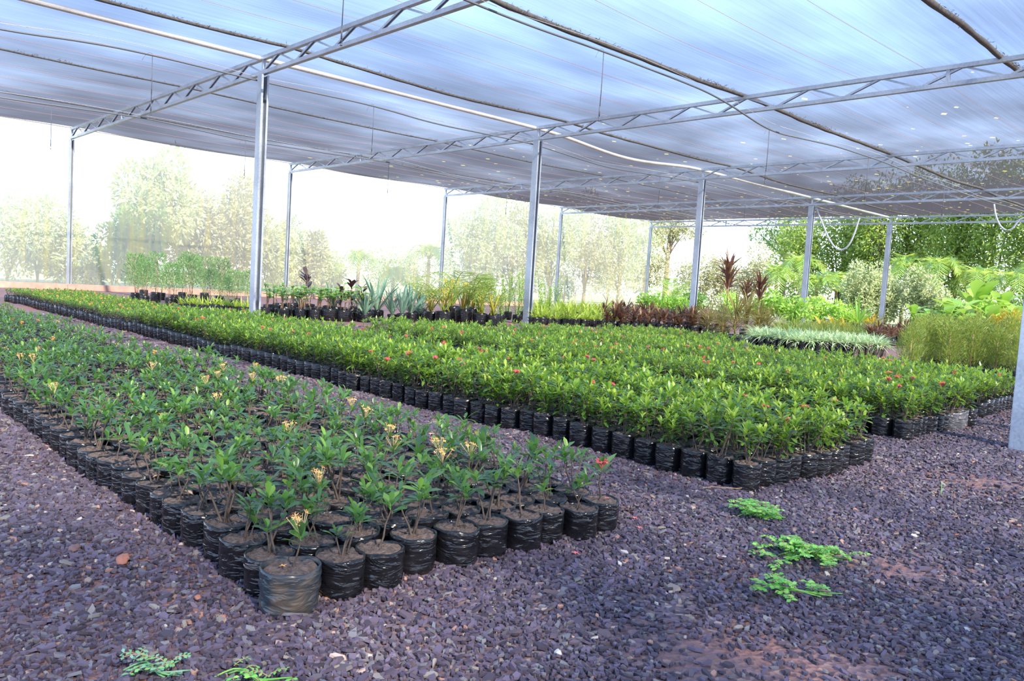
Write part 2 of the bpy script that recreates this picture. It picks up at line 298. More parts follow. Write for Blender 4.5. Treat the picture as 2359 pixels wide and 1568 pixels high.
def ground_mat():
    m, n, o = mat('gravel_ground'); tcn = N(n, 'ShaderNodeTexCoord'); b = N(n, 'ShaderNodeBsdfPrincipled'); b.inputs['Roughness'].default_value = .85
    v = N(n, 'ShaderNodeTexVoronoi'); v.inputs['Scale'].default_value = 60; n.links.new(tcn.outputs['Object'], v.inputs['Vector'])
    sc = N(n, 'ShaderNodeSeparateColor'); n.links.new(v.outputs['Color'], sc.inputs[0])
    c = ramp(n, [(0, (.05, .034, .046)), (.4, (.10, .07, .095)), (.7, (.14, .105, .14)), (.88, (.16, .10, .08)), (1, (.26, .23, .22))], sc.outputs[0])
    nz = N(n, 'ShaderNodeTexNoise'); nz.inputs['Scale'].default_value = 1.1; nz.inputs['Detail'].default_value = 8; nz.inputs['Roughness'].default_value = .65; n.links.new(tcn.outputs['Object'], nz.inputs['Vector'])
    mr = N(n, 'ShaderNodeMapRange'); mr.inputs[1].default_value = .40; mr.inputs[2].default_value = .58; n.links.new(nz.outputs['Fac'], mr.inputs[0])
    nz2 = N(n, 'ShaderNodeTexNoise'); nz2.inputs['Scale'].default_value = 120; nz2.inputs['Detail'].default_value = 3; n.links.new(tcn.outputs['Object'], nz2.inputs['Vector'])
    c2 = ramp(n, [(.3, (.12, .055, .045)), (.7, (.24, .115, .095))], nz2.outputs['Fac'])
    mx = N(n, 'ShaderNodeMix', data_type='RGBA'); n.links.new(mr.outputs[0], mx.inputs[0]); n.links.new(c.outputs[0], mx.inputs[6]); n.links.new(c2.outputs[0], mx.inputs[7])
    # outside the shelter: grass over earth
    sp = N(n, 'ShaderNodeSeparateXYZ'); n.links.new(tcn.outputs['Object'], sp.inputs[0])
    gy = N(n, 'ShaderNodeMapRange'); gy.inputs[1].default_value = 21; gy.inputs[2].default_value = 25; n.links.new(sp.outputs['Y'], gy.inputs[0])
    gx = N(n, 'ShaderNodeMapRange'); gx.inputs[1].default_value = 0; gx.inputs[2].default_value = -1; n.links.new(sp.outputs['X'], gx.inputs[0])
    ad = N(n, 'ShaderNodeMath', operation='MAXIMUM'); n.links.new(gy.outputs[0], ad.inputs[0]); n.links.new(gx.outputs[0], ad.inputs[1])
    c3 = ramp(n, [(.35, (.13, .20, .05)), (.65, (.30, .26, .13))], nz.outputs['Fac'])
    mg = N(n, 'ShaderNodeMix', data_type='RGBA'); n.links.new(ad.outputs[0], mg.inputs[0]); n.links.new(mx.outputs[2], mg.inputs[6]); n.links.new(c3.outputs[0], mg.inputs[7])
    n.links.new(mg.outputs[2], b.inputs['Base Color'])
    bp = N(n, 'ShaderNodeBump'); bp.inputs['Strength'].default_value = .8; bp.inputs['Distance'].default_value = .01; n.links.new(v.outputs['Distance'], bp.inputs['Height']); n.links.new(bp.outputs[0], b.inputs['Normal'])
    n.links.new(b.outputs[0], o.inputs[0]); return m
M_GROUND = ground_mat()
def chip_mat():
    m, n, o = mat('slate_chip'); g = N(n, 'ShaderNodeNewGeometry'); b = N(n, 'ShaderNodeBsdfPrincipled'); b.inputs['Roughness'].default_value = .62; b.inputs['Specular IOR Level'].default_value = .45
    c = ramp(n, [(0, (.030, .021, .032)), (.25, (.055, .040, .060)), (.62, (.100, .076, .118)), (.84, (.078, .052, .058)), (.93, (.13, .13, .15)), (.98, (.20, .17, .14)), (.99, (.30, .13, .085)), (1, (.42, .38, .34))], g.outputs['Random Per Island'])
    n.links.new(c.outputs[0], b.inputs['Base Color']); n.links.new(b.outputs[0], o.inputs[0]); return m
M_CHIP = chip_mat()
M_WALL = simple('red_brown_masonry', (.34, .20, .16), .9, noise=(5, (.46, .29, .23)), bump=(30, .5, .01))

# ------------------------------------------------------------------ setting
_ph = R.rand(8, 3) * 6.28
def hz(x, y):
    z = np.zeros_like(np.asarray(x, float) + np.asarray(y, float))
    for i, (k1, k2) in enumerate([(2.1, 1.3), (3.7, -2.2), (-1.5, 4.1), (5.3, 3.1), (7.9, -6.2), (-9.1, 5.2)]):
        z = z + .006 / (1 + i * .35) * np.sin(k1 * x + k2 * y + _ph[i, 0])
    return z - .004
gx_ = np.concatenate([np.linspace(-70, -2, 18), np.linspace(-1, 14, 46), np.linspace(14.1, 24, 120), np.linspace(25, 60, 10)])
gy_ = np.concatenate([np.linspace(-30, -9, 8), np.linspace(-8, 4, 140), np.linspace(4.5, 26, 40), np.linspace(28, 90, 12)])
X, Y = np.meshgrid(gx_, gy_, indexing='ij')
g = G(); nx, ny = X.shape
i = np.arange(nx - 1)[:, None] * ny + np.arange(ny - 1)[None]
g.add(np.stack([X, Y, hz(X, Y)], -1).reshape(-1, 3), np.stack([i, i + ny, i + ny + 1, i + 1], -1).reshape(-1, 4))
props(link('ground', g.mesh('ground', M_GROUND)), 'purple grey gravel and red soil ground under the shade house', 'ground', kind='structure')

# shade net roof, sagging between the trusses
xs = np.linspace(-.1, 32, 200); ys = np.linspace(-12, 24.05, 220); X, Y = np.meshgrid(xs, ys, indexing='ij')
sag = np.abs(np.sin(PI * Y / 6.0)) ** .9 * (.05 + .03 * np.sin(X * 1.1 + 2)) + .02 * np.sin(X * 5.0 + Y * .4) * np.abs(np.sin(PI * Y / 6.0))
Z = 4.125 - sag * .8
g = G(); nx, ny = X.shape; i = np.arange(nx - 1)[:, None] * ny + np.arange(ny - 1)[None]
g.add(np.stack([X, Y, Z], -1).reshape(-1, 3), np.stack([i, i + ny, i + ny + 1, i + 1], -1).reshape(-1, 4))
props(link('shade_net_roof', g.mesh('roof', M_ROOF)), 'blue grey shade netting stretched over the roof trusses', 'shade net', kind='structure')
def roofz(x, y):
    s_ = np.abs(np.sin(PI * y / 6.0)) ** .9 * (.05 + .03 * np.sin(x * 1.1 + 2)) + .02 * np.sin(x * 5.0 + y * .4) * np.abs(np.sin(PI * y / 6.0))
    return 4.125 - s_ * .8

g = G(); ys = np.linspace(-12, 23.95, 160); zs = np.linspace(.12, 4.06, 14); Yg, Zg = np.meshgrid(ys, zs, indexing='ij')
Xg = .0 - .03 + .02 * np.sin(Yg * 3 + Zg) * np.sin(Zg * .8); i = np.arange(159)[:, None] * 14 + np.arange(13)[None]
g.add(np.stack([Xg, Yg, Zg], -1).reshape(-1, 3), np.stack([i, i + 14, i + 15, i + 1], -1).reshape(-1, 4))
props(link('side_net', g.mesh('side_net', M_SIDE)), 'pale translucent netting hung along the far side of the shelter', 'shade net', kind='structure')

g = G(); g.box((.13, 2.2, .0), (.16, 28.5, .30)); g.box((.23, 0.0, .0), (.06, .16, .27))
props(link('low_wall', g.mesh('low_wall', M_WALL, False)), 'low red brown masonry wall at the foot of the side netting', 'wall', kind='structure')

# ------------------------------------------------------------------ posts
def post_mesh(h, a=.15, b=.115, lip=.028, t=.007):
    g = G()
    g.box((-a / 2, 0, h / 2), (t, b, h)); g.box((0, -b / 2, h / 2), (a, t, h)); g.box((0, b / 2, h / 2), (a, t, h))
    g.box((a / 2, -b / 2 + lip / 2, h / 2), (t, lip, h)); g.box((a / 2, b / 2 - lip / 2, h / 2), (t, lip, h))
    return g.mesh('steel_post', M_STEEL, False)
PM = post_mesh(3.80)
PMS = post_mesh(3.80, .11, .09)
PL = {(1, 0): 'tall galvanised post rising behind the shrub beds, second from the left, bright front face',
      (1, 1): 'galvanised steel post at the back of the bushy beds, near the picture centre',
      (1, 2): 'galvanised steel post standing among the red brown dracaenas',
      (1, 3): 'galvanised steel post behind the cream striped plants',
      (1, 4): 'slim steel post in front of the pale green shrub at the far end',
      (0, 0): 'leftmost steel post, standing on the low red wall',
      (0, 1): 'side net post behind the brown stemmed seedlings, just right of the tall front post',
      (0, 2): 'side net post behind the areca palms',
      (0, 3): 'side net post behind the yellow green grassy plants',
      (0, 4): 'last side net post, at the corner where the netting ends',
      (2, 0): 'thick grey steel post on the gravel at the right edge of the picture'}
for (c, k), lab in PL.items():
    x = (0, 10.709, 21.30)[c]; y = 6.0 * k - (.10 if c == 2 else 0)
    props(link('steel_post', PMS if c == 0 else PM, None, (x, y, -.01)), lab, 'post', 'galvanised steel roof posts')

# ------------------------------------------------------------------ trusses
def seg_mesh(L, wd, ht, two=False):
    g = G()
    if two:
        g.box((L / 2, -.016, 0), (L, .008, ht)); g.box((L / 2, .016, 0), (L, .008, ht)); g.box((L / 2, 0, ht / 2), (L, .03, .004))
    else: g.box((L / 2, 0, 0), (L, wd, ht))
    return g.mesh('brace', M_STEEL, False)
TZ, BZ, PAN = 4.055, 3.80, 1.071
dL = math.hypot(PAN / 2, TZ - BZ - .05)
bm1, bm2 = seg_mesh(dL, .012, .026), seg_mesh(dL, .03, .030, True)
ang = math.atan2(TZ - BZ - .05, PAN / 2)
def chord(L, h, wd):
    g = G(); t = .005
    g.box((L / 2, -wd / 2, 0), (L, t, h)); g.box((L / 2, 0, h / 2), (L, wd, t)); g.box((L / 2, 0, -h / 2), (L, wd, t))
    g.box((L / 2, wd / 2, h / 2 - .01), (L, t, .02)); g.box((L / 2, wd / 2, -h / 2 + .01), (L, t, .02))
    return g.mesh('chord', M_STEEL, False)
CH = chord(32.2, .055, .06); VM = G(); VM.box((0, 0, 0), (.045, .045, TZ - BZ - .05)); VM = VM.mesh('upright', M_STEEL, False)
tl_ = ['nearest roof truss, climbing out of the top of the picture', 'second roof truss from the camera, crossing to the right edge', 'third roof truss from the camera, joining the post in the red dracaenas',
       'fourth roof truss from the camera', 'last roof truss, in front of the background palms']
for k in range(5):
    t = thing('roof_truss', 'galvanised lattice truss, ' + tl_[k], 'roof truss', (0, 6.0 * k, 0), 0, 'lattice roof trusses')
    link('top_chord', CH, t, (-.05, 0, TZ)); link('bottom_chord', CH, t, (-.05, 0, BZ + .03))
    for j in range(30):
        x0 = j * PAN; a = link('brace', bm2, t, (x0, 0, BZ + .055)); a.rotation_euler = (0, -ang, 0)
        b = link('brace', bm1, t, (x0 + PAN / 2, 0, TZ - .025)); b.rotation_euler = (0, ang, 0)
    for x0 in (.02, 3.93, 10.709, 18.52, 26.0): link('upright', VM, t, (x0, 0, (TZ + BZ) / 2 + .015))
# trusses off to the left are not seen; pipes along the post rows
def pathobj(name, P, r, m, lab, cat, grp=None, seg=8):
    g = G(); g.tube(P, r, seg); return props(link(name, g.mesh(name, m)), lab, cat, grp)
ys = np.linspace(-12, 24, 145)
def pz(y): 
    z = np.full_like(y, 4.055)
    z -= np.where((y > 6) & (y < 12), .16 * np.sin(PI * (y - 6) / 6) ** 2, 0); return z
pathobj('roof_pipe', np.stack([np.full_like(ys, 10.63), ys, pz(ys)], 1), .038, M_PIPE, 'silver roof pipe running over the tops of the main row of posts', 'pipe', 'roof pipes', 12)
pathobj('roof_pipe', np.stack([np.full_like(ys, .0), ys, pz(ys) * 0 + 4.09], 1), .022, M_PIPE, 'thin roof edge pipe above the side netting', 'pipe', 'roof pipes', 8)
pathobj('roof_pipe', np.stack([np.full_like(ys, 21.36), ys, pz(ys) * 0 + 4.055], 1), .038, M_PIPE, 'silver roof pipe over the right hand row of posts', 'pipe', 'roof pipes', 12)

# seams in the net with caught litter
for x0, th, lab in [(3.4, .016, 'thin dark net seam nearest the side netting'), (7.3, .02, 'dark net seam left of the main roof pipe'), (11.5, .03, 'dark net seam just right of the main roof pipe'),
                (15.42, .042, 'broad dark net seam with leaf litter, overhead in mid picture'), (19.15, .045, 'broad dark net seam at the top right corner')]:
    t = thing('net_seam', lab, 'net seam', (0, 0, 0), 0, 'seams in the roof netting')
    ys = np.linspace(-12, 24, 400); wv = .02 * np.sin(ys * 1.7 + x0) + .004 * np.sin(ys * 6.1)
    g = G(); P = np.stack([x0 + wv, ys, roofz(x0, ys) - .03], 1); g.tube(P, th * .8 * (1 + .10 * np.sin(ys * 9.3) * np.sin(ys * 2.2)), 7); link('seam_fold', g.mesh('seam', M_SEAM), t)
    g = G(); n = int(5200 * th / .045); yy = -4 + 28 * R.rand(n); cl = np.interp(np.sin(yy * 2.1 + x0) + .6 * np.sin(yy * 5.2), [-.4, .8, 1.4], [0, .6, 1]); yy = yy[R.rand(n) < cl + .15]; n = len(yy)
    D = R.randn(n, 3) * [1, 1, .4]; P = np.stack([x0 + th * .9 * (.4 + R.randn(n) * .5), yy, roofz(x0, yy) - .02 + .02 * R.rand(n)], 1)
    g.leaves(P, D, R.randn(n, 3), .02 + .05 * R.rand(n), .008, 3, 2, 0); props(link('leaf_litter', g.mesh('litter', M_DEBRIS), t), kind='stuff')
# support cords between the seams
cords = []
for x0 in (1.6, 2.5, 4.4, 5.4, 6.3, 8.3, 9.3, 12.5, 13.4, 14.4, 16.4, 17.3, 18.2, 20.1):
    ys = np.linspace(-12, 24, 145)
    P = np.stack([np.full_like(ys, x0), ys, roofz(x0, ys) - .02 - .02 * np.abs(np.sin(PI * ys / 6))], 1)
    g = G(); g.tube(P, .0028, 4); o = props(link('support_cord', g.mesh('cord', M_CORD)), 'thin reddish cord under the netting, %s from the side netting' % ordw(len(cords) + 1), 'cord', 'cords under the roof netting'); cords.append(o)

# irrigation tubes with hanging sprinklers
TUBES = {10.5: ([(-12, 3.76), (-3.43, 3.62), (-2.43, 3.73), (-1.58, 3.76), (0.1, 3.75), (2.05, 3.78), (3.47, 3.70), (6.1, 3.76), (8.49, 3.62), (12.2, 3.76), (15, 3.74), (18, 3.76), (24, 3.78)], [-1.58, 2.15, 6.18, 10.45, 14.55], 'dark irrigation tube beside the main row of posts'),
         5.2: ([(-12, 3.7), (-2.48, 3.66), (-1.64, 3.70), (.11, 3.77), (2.16, 3.66), (4.2, 3.7), (6.1, 3.76), (9.7, 3.6), (12.6, 3.76), (17, 3.7), (24, 3.76)], [-1.64, 2.21, 6.08, 10.2], 'irrigation tube nearest the side netting'),
         16.0: ([(-12, 3.7), (-1.7, 3.72), (-.39, 3.70), (.47, 3.69), (1.94, 3.72), (3.81, 3.69), (4.36, 3.66), (5.87, 3.44), (8.26, 3.60), (10.03, 3.62), (12, 3.56), (17, 3.6), (24, 3.76)], [-1.76, 1.9, 5.86, 9.6, 13.6], 'sagging irrigation tube on the camera side, under the broad seam')}
dn = {10.5: ['in the upper left, crossing the nearest truss', 'above the left of the picture centre', 'in front of the middle post', 'between the middle and dracaena posts', 'beside the dracaena post'],
      5.2: ['farthest left', 'just left of the tall front post', 'over the side net right of the tall post', 'near the side net corner'],
      16.0: ['at the top of the picture under the nearest truss', 'at the second truss, right of centre', 'above the dracaena post', 'over the far right beds', 'at the far right background']}
for tx, (pts, drops, lab) in TUBES.items():
    ys = np.linspace(-12, 24, 300); zz = np.interp(ys, [p_[0] for p_ in pts], [p_[1] for p_ in pts])
    kz = np.ones(9) / 9; zz = np.convolve(np.pad(zz, 4, 'edge'), kz, 'valid'); xx = tx + .03 * np.sin(ys * .9 + tx)
    t = thing('irrigation_tube', lab, 'tube', (0, 0, 0), 0, 'irrigation tubes under the roof')
    g = G(); g.tube(np.stack([xx, ys, zz], 1), .0135, 8); link('tube', g.mesh('tube', M_HOSE), t)
    g = G(); zt = zz + .05 + .05 * np.abs(np.sin(PI * ys / 4)); g.tube(np.stack([xx + .02, ys, zt], 1), .003, 4); props(link('carrier_wire', g.mesh('wire', M_PIPE), t), 'pale steel wire')
    for q, yd in enumerate(drops):
        x_ = float(np.interp(yd, ys, xx)); z_ = float(np.interp(yd, ys, zz))
        s_ = thing('hanging_sprinkler', 'sprinkler hanging on a thin dropper, ' + dn[tx][q], 'sprinkler', (x_, yd, z_), 0, 'hanging sprinklers')
        g = G(); g.tube([(0, 0, 0), (.004, 0, -.35), (-.004, .0, -.72)], .0055, 6); dr_ = link('dropper', g.mesh('dropper', M_WIRE), s_)
        g = G(); g.tube([(-.004, 0, -.66), (-.004, 0, -.78)], [.008, .008], 8); link('weight', g.mesh('weight', M_WIRE), dr_)
        g = G()
        for sx_ in (-1, 1): g.tube([(-.004, 0, -.78), (-.004 + sx_ * .012, 0, -.79), (-.004 + sx_ * .012, 0, -.815), (-.004, 0, -.83)], .0025, 5)
        g.tube([(-.004, 0, -.822), (-.004, 0, -.838)], [.010, .012], 8); link('nozzle', g.mesh('nozzle', M_WIRE), dr_)
        g = G(); th = np.linspace(0, 1, 10); g.tube(np.stack([.0 + 0 * th, -.14 * th, .02 + .02 * np.sin(th * PI) - .12 * th ** 2], 1), .0022, 4); link('loose_end', g.mesh('loose', M_WIRE), s_)
def cat_hose(name, pts, r, m, lab):
    P = np.array(pts); t = np.linspace(0, 1, len(P)); tt = np.linspace(0, 1, 40)
    Q = np.stack([np.interp(tt, t, P[:, j]) for j in range(3)], 1)
    for _ in range(6): Q[1:-1] = (Q[:-2] + Q[1:-1] * 2 + Q[2:]) / 4
    pathobj(name, Q, r, m, lab, 'hose', 'loose hoses hanging from the roof')
yh = 18.05
cat_hose('hanging_hose', [aty(*q, yh) for q in [(1880, 478), (1893, 510), (1907, 545), (1922, 570), (1938, 578), (1955, 568), (1968, 540), (1977, 510), (1980, 502)]], .026, M_HOSE_L, 'pale hose hanging in a loop in front of the background palms')
cat_hose('hanging_hose', [aty(*q, 17.12) for q in [(2290, 470), (2293, 495), (2303, 520), (2318, 532), (2332, 528), (2343, 512), (2352, 503), (2372, 500)]], .022, M_HOSE_L, 'grey hose hanging in a loop at the far right')

# ------------------------------------------------------------------ plants
def unit(a): return a / (np.linalg.norm(a, axis=-1, keepdims=True) + 1e-9)
def whorl(rs, c, n, L, W, elev, jit=.25):
    a = rs.rand() * 6.28 + np.arange(n) * 2 * PI / n + rs.randn(n) * jit; e = elev + rs.randn(n) * .30
    D = np.stack([np.cos(a) * np.cos(e), np.sin(a) * np.cos(e), np.sin(e)], 1)
    Nn = np.stack([-np.cos(a) * np.sin(e), -np.sin(a) * np.sin(e), np.cos(e)], 1) + rs.randn(n, 3) * .15
    P = np.tile(c, (n, 1)) + D * .003 + np.array([0, 0, .008]) * rs.randn(n, 1)
    return P, D, Nn, L * (.6 + .7 * rs.rand(n)), W * (.85 + .3 * rs.rand(n))
def ixora(rs, style, lod):
    """returns stem G, foliage G, tip positions"""
    st, fo = G(), G(); tips = []
    if style == 'young': nb = rs.randint(1, 5); H = (.035, .095); L, W = .046, .0158
    elif style == 'bushy': nb = rs.randint(4, 8); H = (.05, .165); L, W = .050, .0172
    else: nb = rs.randint(3, 6); H = (.06, .10); L, W = .038, .014
    rows, cols = (5, 3) if lod == 0 else (3, 2)
    for b in range(nb):
        a = rs.rand() * 6.28; lean = .25 + .35 * rs.rand(); h = H[0] + (H[1] - H[0]) * rs.rand(); base = np.array([rs.randn() * .006, rs.randn() * .006, 0])
        if style == 'bushy': lean = .15 + .40 * rs.rand()
        tt = np.linspace(0, 1, 4)[:, None]; d = np.array([math.cos(a) * lean, math.sin(a) * lean, 1.0])
        P = base + d * h * tt + np.array([0, 0, .01]) * tt ** 2 + rs.randn(4, 3) * [.002, .002, 0]; P[0, 2] = -.004
        st.tube(P, [.0028, .0024, .002, .0015], 5 if lod == 0 else 3, cap=False)
        tip = P[-1]; tips.append(tip)
        lev = 1 if style == 'young' else (2 + int(rs.rand() < .35) if style == 'bushy' else 2)
        for k in range(lev):
            c = P[0] + (P[-1] - P[0]) * (1 - .26 * k); n = (rs.randint(5, 8) if k == 0 else 4)
            if lod and k == 2: n = 3
            a_ = whorl(rs, c, n, L * (1 - .08 * k), W, .55 - .30 * k)
            fo.leaves(*a_[:3], a_[3], a_[4], rows, cols, -.22, .22)
        a_ = whorl(rs, tip + [0, 0, .008], 3 if style == 'young' else 5, L * .72, W * .85, .95); fo.leaves(*a_[:3], a_[3], a_[4], rows, cols, -.1, .3, mi=1)
    tips.sort(key=lambda q: -q[2])
    return st, fo, tips
def flower(rs, n=14, L=.050, lod=0):
    g = G(); a = rs.rand(n) * 6.28; e = .85 + .55 * rs.rand(n); D = np.stack([np.cos(a) * np.cos(e), np.sin(a) * np.cos(e), np.sin(e)], 1); l = L * (.8 + .35 * rs.rand(n))
    for i in range(n): g.tube([(0, 0, 0), D[i] * l[i]], [.0009, .0011], 3, 0, cap=False)
    T = D * l[:, None]
    for q in range(4):
        an = q * PI / 2 + rs.rand(n) * .5; A = unit(np.cross(D, [0, 0, 1.0])); B = np.cross(D, A); E_ = A * np.cos(an)[:, None] + B * np.sin(an)[:, None] + D * .25
        g.leaves(T, E_, D, .008, .0045, 3, 2, 0, 0, 1)
    return g
def bag(rs, r=.0635, h=.10, seg=36, rings=12, wr=1.0):
    g = G(); th = np.arange(seg) * 2 * PI / seg; t = np.linspace(0, 1, rings); z = h * t
    ph = rs.rand(12) * 6.28; A = np.zeros((rings, seg)) + r * (.93 + .07 * np.sin(np.clip(t * 1.25, 0, 1) * PI / 2))[:, None]
    A[0] *= .93
    ov = 1 + .03 * np.sin(2 * th + ph[0]) + .015 * np.sin(3 * th + ph[1]); A = A * ov
    zf = np.clip(1.15 - t, .15, 1)[:, None]
    for q in range(7):
        env = .5 + .5 * np.sin((1 + q % 3) * th[None] + 5 * t[:, None] + ph[q])
        A = A + wr * .0013 * zf * env * np.sin((2 + q) * (1 if q % 2 else -1) * th[None] + (7 + 5 * q) * t[:, None] + ph[q + 2])
    Zr = z[:, None] + .0022 * np.sin(2 * th + ph[10])[None] * t[:, None] + .0018 * np.sin(5 * th + ph[11])[None] * t[:, None] ** 3
    V = np.stack([A * np.cos(th), A * np.sin(th), Zr], -1)
    inner = np.stack([(A[-1] - .0035) * np.cos(th), (A[-1] - .0035) * np.sin(th), Zr[-1] + .0008], -1)
    inner2 = np.stack([(A[-2] - .004) * np.cos(th), (A[-2] - .004) * np.sin(th), Zr[-1] - h * .16], -1)
    V = np.concatenate([V, inner[None], inner2[None]]); n = rings + 2
    i = np.arange(n - 1)[:, None] * seg; j = np.arange(seg)[None]; k = (j + 1) % seg
    g.add(V.reshape(-1, 3), np.stack([i + j, i + k, i + seg + k, i + seg + j], -1).reshape(-1, 4)); return g
def soil(rs, r=.0615, z=.0945, seg=26, rings=5, amp=.0035):
    g = G(); th = np.arange(seg) * 2 * PI / seg; rr = np.linspace(0.0, 1, rings + 1)[1:]
    V = [[0, 0, z + amp]]
    for q in rr: V += [[q * r * math.cos(a), q * r * math.sin(a), z + rs.randn() * amp + (1 - q) * .004] for a in th]
    V = np.array(V); tri = [[0, 1 + k, 1 + (k + 1) % seg] for k in range(seg)]
    g.add(V, tri)
    Fc = []
    for q in range(rings - 1):
        b = 1 + q * seg
        Fc += [[b + k, b + seg + k, b + seg + (k + 1) % seg, b + (k + 1) % seg] for k in range(seg)]
    g.l.append(np.array(Fc).ravel() + g.n - len(V)); g.c.append(np.full(len(Fc), 4)); g.m.append(np.zeros(len(Fc), int)); return g

NV = 12
BAGS = [bag(np.random.RandomState(200 + i)).mesh('grow_bag', M_BAG) for i in range(8)]
BAGS_H = [bag(np.random.RandomState(220 + i), .0632, .122).mesh('grow_bag', M_BAG) for i in range(8)]
BAGS_C = [bag(np.random.RandomState(240 + i), .062, .122).mesh('grow_bag', M_BAG_CLEAR) for i in range(2)]
BAG_GREY = bag(np.random.RandomState(260), .069, .103, wr=2.0).mesh('grow_bag', M_BAG_GREY)
SOILS = [soil(np.random.RandomState(300 + i)).mesh('soil', M_SOIL) for i in range(5)]
SOILS_H = [soil(np.random.RandomState(310 + i), .0605, .115).mesh('soil', M_SOIL) for i in range(5)]
def variants(style, mat_, seed, zb):
    v = []
    for i in range(NV):
        st, fo, tips = ixora(np.random.RandomState(seed + i), style, 0)
        v.append((st.mesh('stem', M_STEM), fo.mesh('foliage', [mat_, M_TIP_A if style == 'young' else M_TIP]), tips))
    return v
VA = variants('young', M_LEAF_A, 400, 0); VB = variants('bushy', M_LEAF_B, 440, 0)
FL = {'orange': [flower(np.random.RandomState(500 + i)).mesh('flower_cluster', [M_TUBE, M_ORANGE]) for i in range(4)],
      'red': [flower(np.random.RandomState(510 + i), 34, .030).mesh('flower_cluster', [M_PINKTUBE, M_RED]) for i in range(4)]}
# light packs for the plants beyond the nearest three hundred of each kind
def lightpack(style, seed, bagh, flowers=None):
    rs = np.random.RandomState(seed); g = G(); st, fo, tips = ixora(rs, style, 1)
    g.addpack(st.pack(), t=(0, 0, bagh - .012), mmap=[2]); g.addpack(fo.pack(), t=(0, 0, bagh - .012), mmap=[3, 5])
    g.addpack(bag(rs, .064, bagh, 14, 5).pack(), mmap=[0]); g.addpack(soil(rs, .062, bagh - .012, 10, 1).pack(), mmap=[1])
    if flowers is not None: g.addpack(flower(rs, 12, .03).pack(), t=tuple(tips[0] + [0, 0, bagh + .004]), mmap=[4, 4])
    return g.pack()
LP = {'young': [lightpack('young', 600 + i, .10) for i in range(14)], 'bushy': [lightpack('bushy', 640 + i, .122) for i in range(14)], 'small': [lightpack('small', 680 + i, .11) for i in range(10)]}
LPF = {'young': [lightpack('young', 700 + i, .10, 1) for i in range(3)], 'bushy': [lightpack('bushy', 710 + i, .122, 1) for i in range(3)], 'small': [lightpack('small', 720 + i, .11, 1) for i in range(4)]}

BEDS = [('near', 'young', -4.66, 10, 20.89, 4.5), ('middle', 'bushy', -2.55, 10, 20.87, 6.5), ('third', 'bushy', -.50, 10, 20.74, 14.7), ('fourth', 'bushy', 1.28, 10, 20.62, 14.9), ('fifth', 'bushy', 3.05, 8, 16.9, 15.2)]
cand = {'young': [], 'bushy': []}; rest = []
for bn, kind, y0, nr, x1, x0 in BEDS:
    rs = np.random.RandomState(len(bn) * 7 + nr)
    for i in range(nr):
        j = 0; x = x1 + rs.randn() * .012
        while x > x0:
            y = y0 + .1265 * i + rs.randn() * .006 + (.0 if kind == 'young' else .004 * math.sin(x))
            u, v, z = proj((x, y, .15)); k = kind
            if z > 0.3 and -260 < u < 2480 and v < 1700:
                sm = (bn == 'middle' and x < 13.2)
                rec = (z, bn, i, j, x, y, 'small' if sm else kind, rs.rand(), rs.rand(), rs.randint(1 << 20), 0 <= u <= 2359)
                (cand[kind] if (0 <= u <= 2359 and not sm) else rest).append(rec)
            x -= .131 + rs.randn() * .004; j += 1
for kd in cand:
    cand[kd].sort(key=lambda r_: r_[0]); rest += cand[kd][300:]; cand[kd] = cand[kd][:300]
BN = {'near': 'near bed', 'middle': 'middle bed', 'third': 'third bed', 'fourth': 'fourth bed'}
for kd in ('young', 'bushy'):
    V_ = VA if kd == 'young' else VB; BG, SO, hb = (BAGS, SOILS, .10) if kd == 'young' else (BAGS_H, SOILS_H, .122)
    for (z, bn, i, j, x, y, k_, r1, r2, sd_, vis) in cand[kd]:
        fl = None
        if kd == 'young':
            if r1 < .075: fl = 'orange'
            if (i, j) == (9, 0): fl = 'red'
            if (i, j) == (0, 0): fl = 'orange'
        else:
            if r1 < .09: fl = 'red'
        st, fo, tips = V_[sd_ % NV]
        clear = kd == 'bushy' and bn == 'third' and j == 0 and i in (6, 7, 8)
        special = {('near', 0, 0): 'dusty blue grey grow bag with small orange-flowered ixora, front corner of the near bed',
                   ('near', 9, 0): 'tall thin ixora with pink red flower, right end of the near bed front row',
                   ('middle', 0, 0): 'bushy ixora in wide black bag at the front corner of the middle bed'}.get((bn, i, j))
        desc = ('%s-flowered ' % fl if fl else '') + ('young ixora' if kd == 'young' else 'bushy ixora') + (' in pale bag' if clear else '')
        lab = special or '%s, %s, %s from left edge, %s back from front end' % (desc, BN[bn], ordw(i + 1), ordw(j + 1))
        dx = (.0, -.004) if (bn, i, j) == ('near', 0, 0) else (0, 0)
        t = thing('young_potted_shrub' if kd == 'young' else 'potted_shrub', lab, 'potted plant', (x + dx[0], y + dx[1], float(hz(x, y)) - .001), r2 * 6.28, 'young ixora plants in the near bed' if kd == 'young' else 'bushy ixora plants in the %s' % BN[bn], .97 + .06 * r1)
        if (bn, i, j) == ('near', 0, 0): bm = BAG_GREY
        elif clear: bm = BAGS_C[i % 2]
        else: bm = BG[sd_ % 8]
        link('grow_bag', bm, t); link('soil', SO[sd_ % 5], t)
        s_ = ((.90 if kd == 'young' else .82) + .42 * ((sd_ >> 4) % 100) / 100)
        if (bn, i, j) == ('near', 9, 0): s_ = 1.5
        stem_o = None
        for nm, me in (('stem', st), ('foliage', fo)):
            o = link(nm, me, t, (0, 0, hb - .007)); stem_o = o if nm == 'stem' else stem_o; o.scale = (s_, s_, s_); o.rotation_euler = (0, 0, sd_ % 7)
        if fl:
            o = link('flower_cluster', FL[fl][sd_ % 4], stem_o, tuple(tips[0] + [0, 0, .012])); o.scale = (1 / s_,) * 3
gr = {}
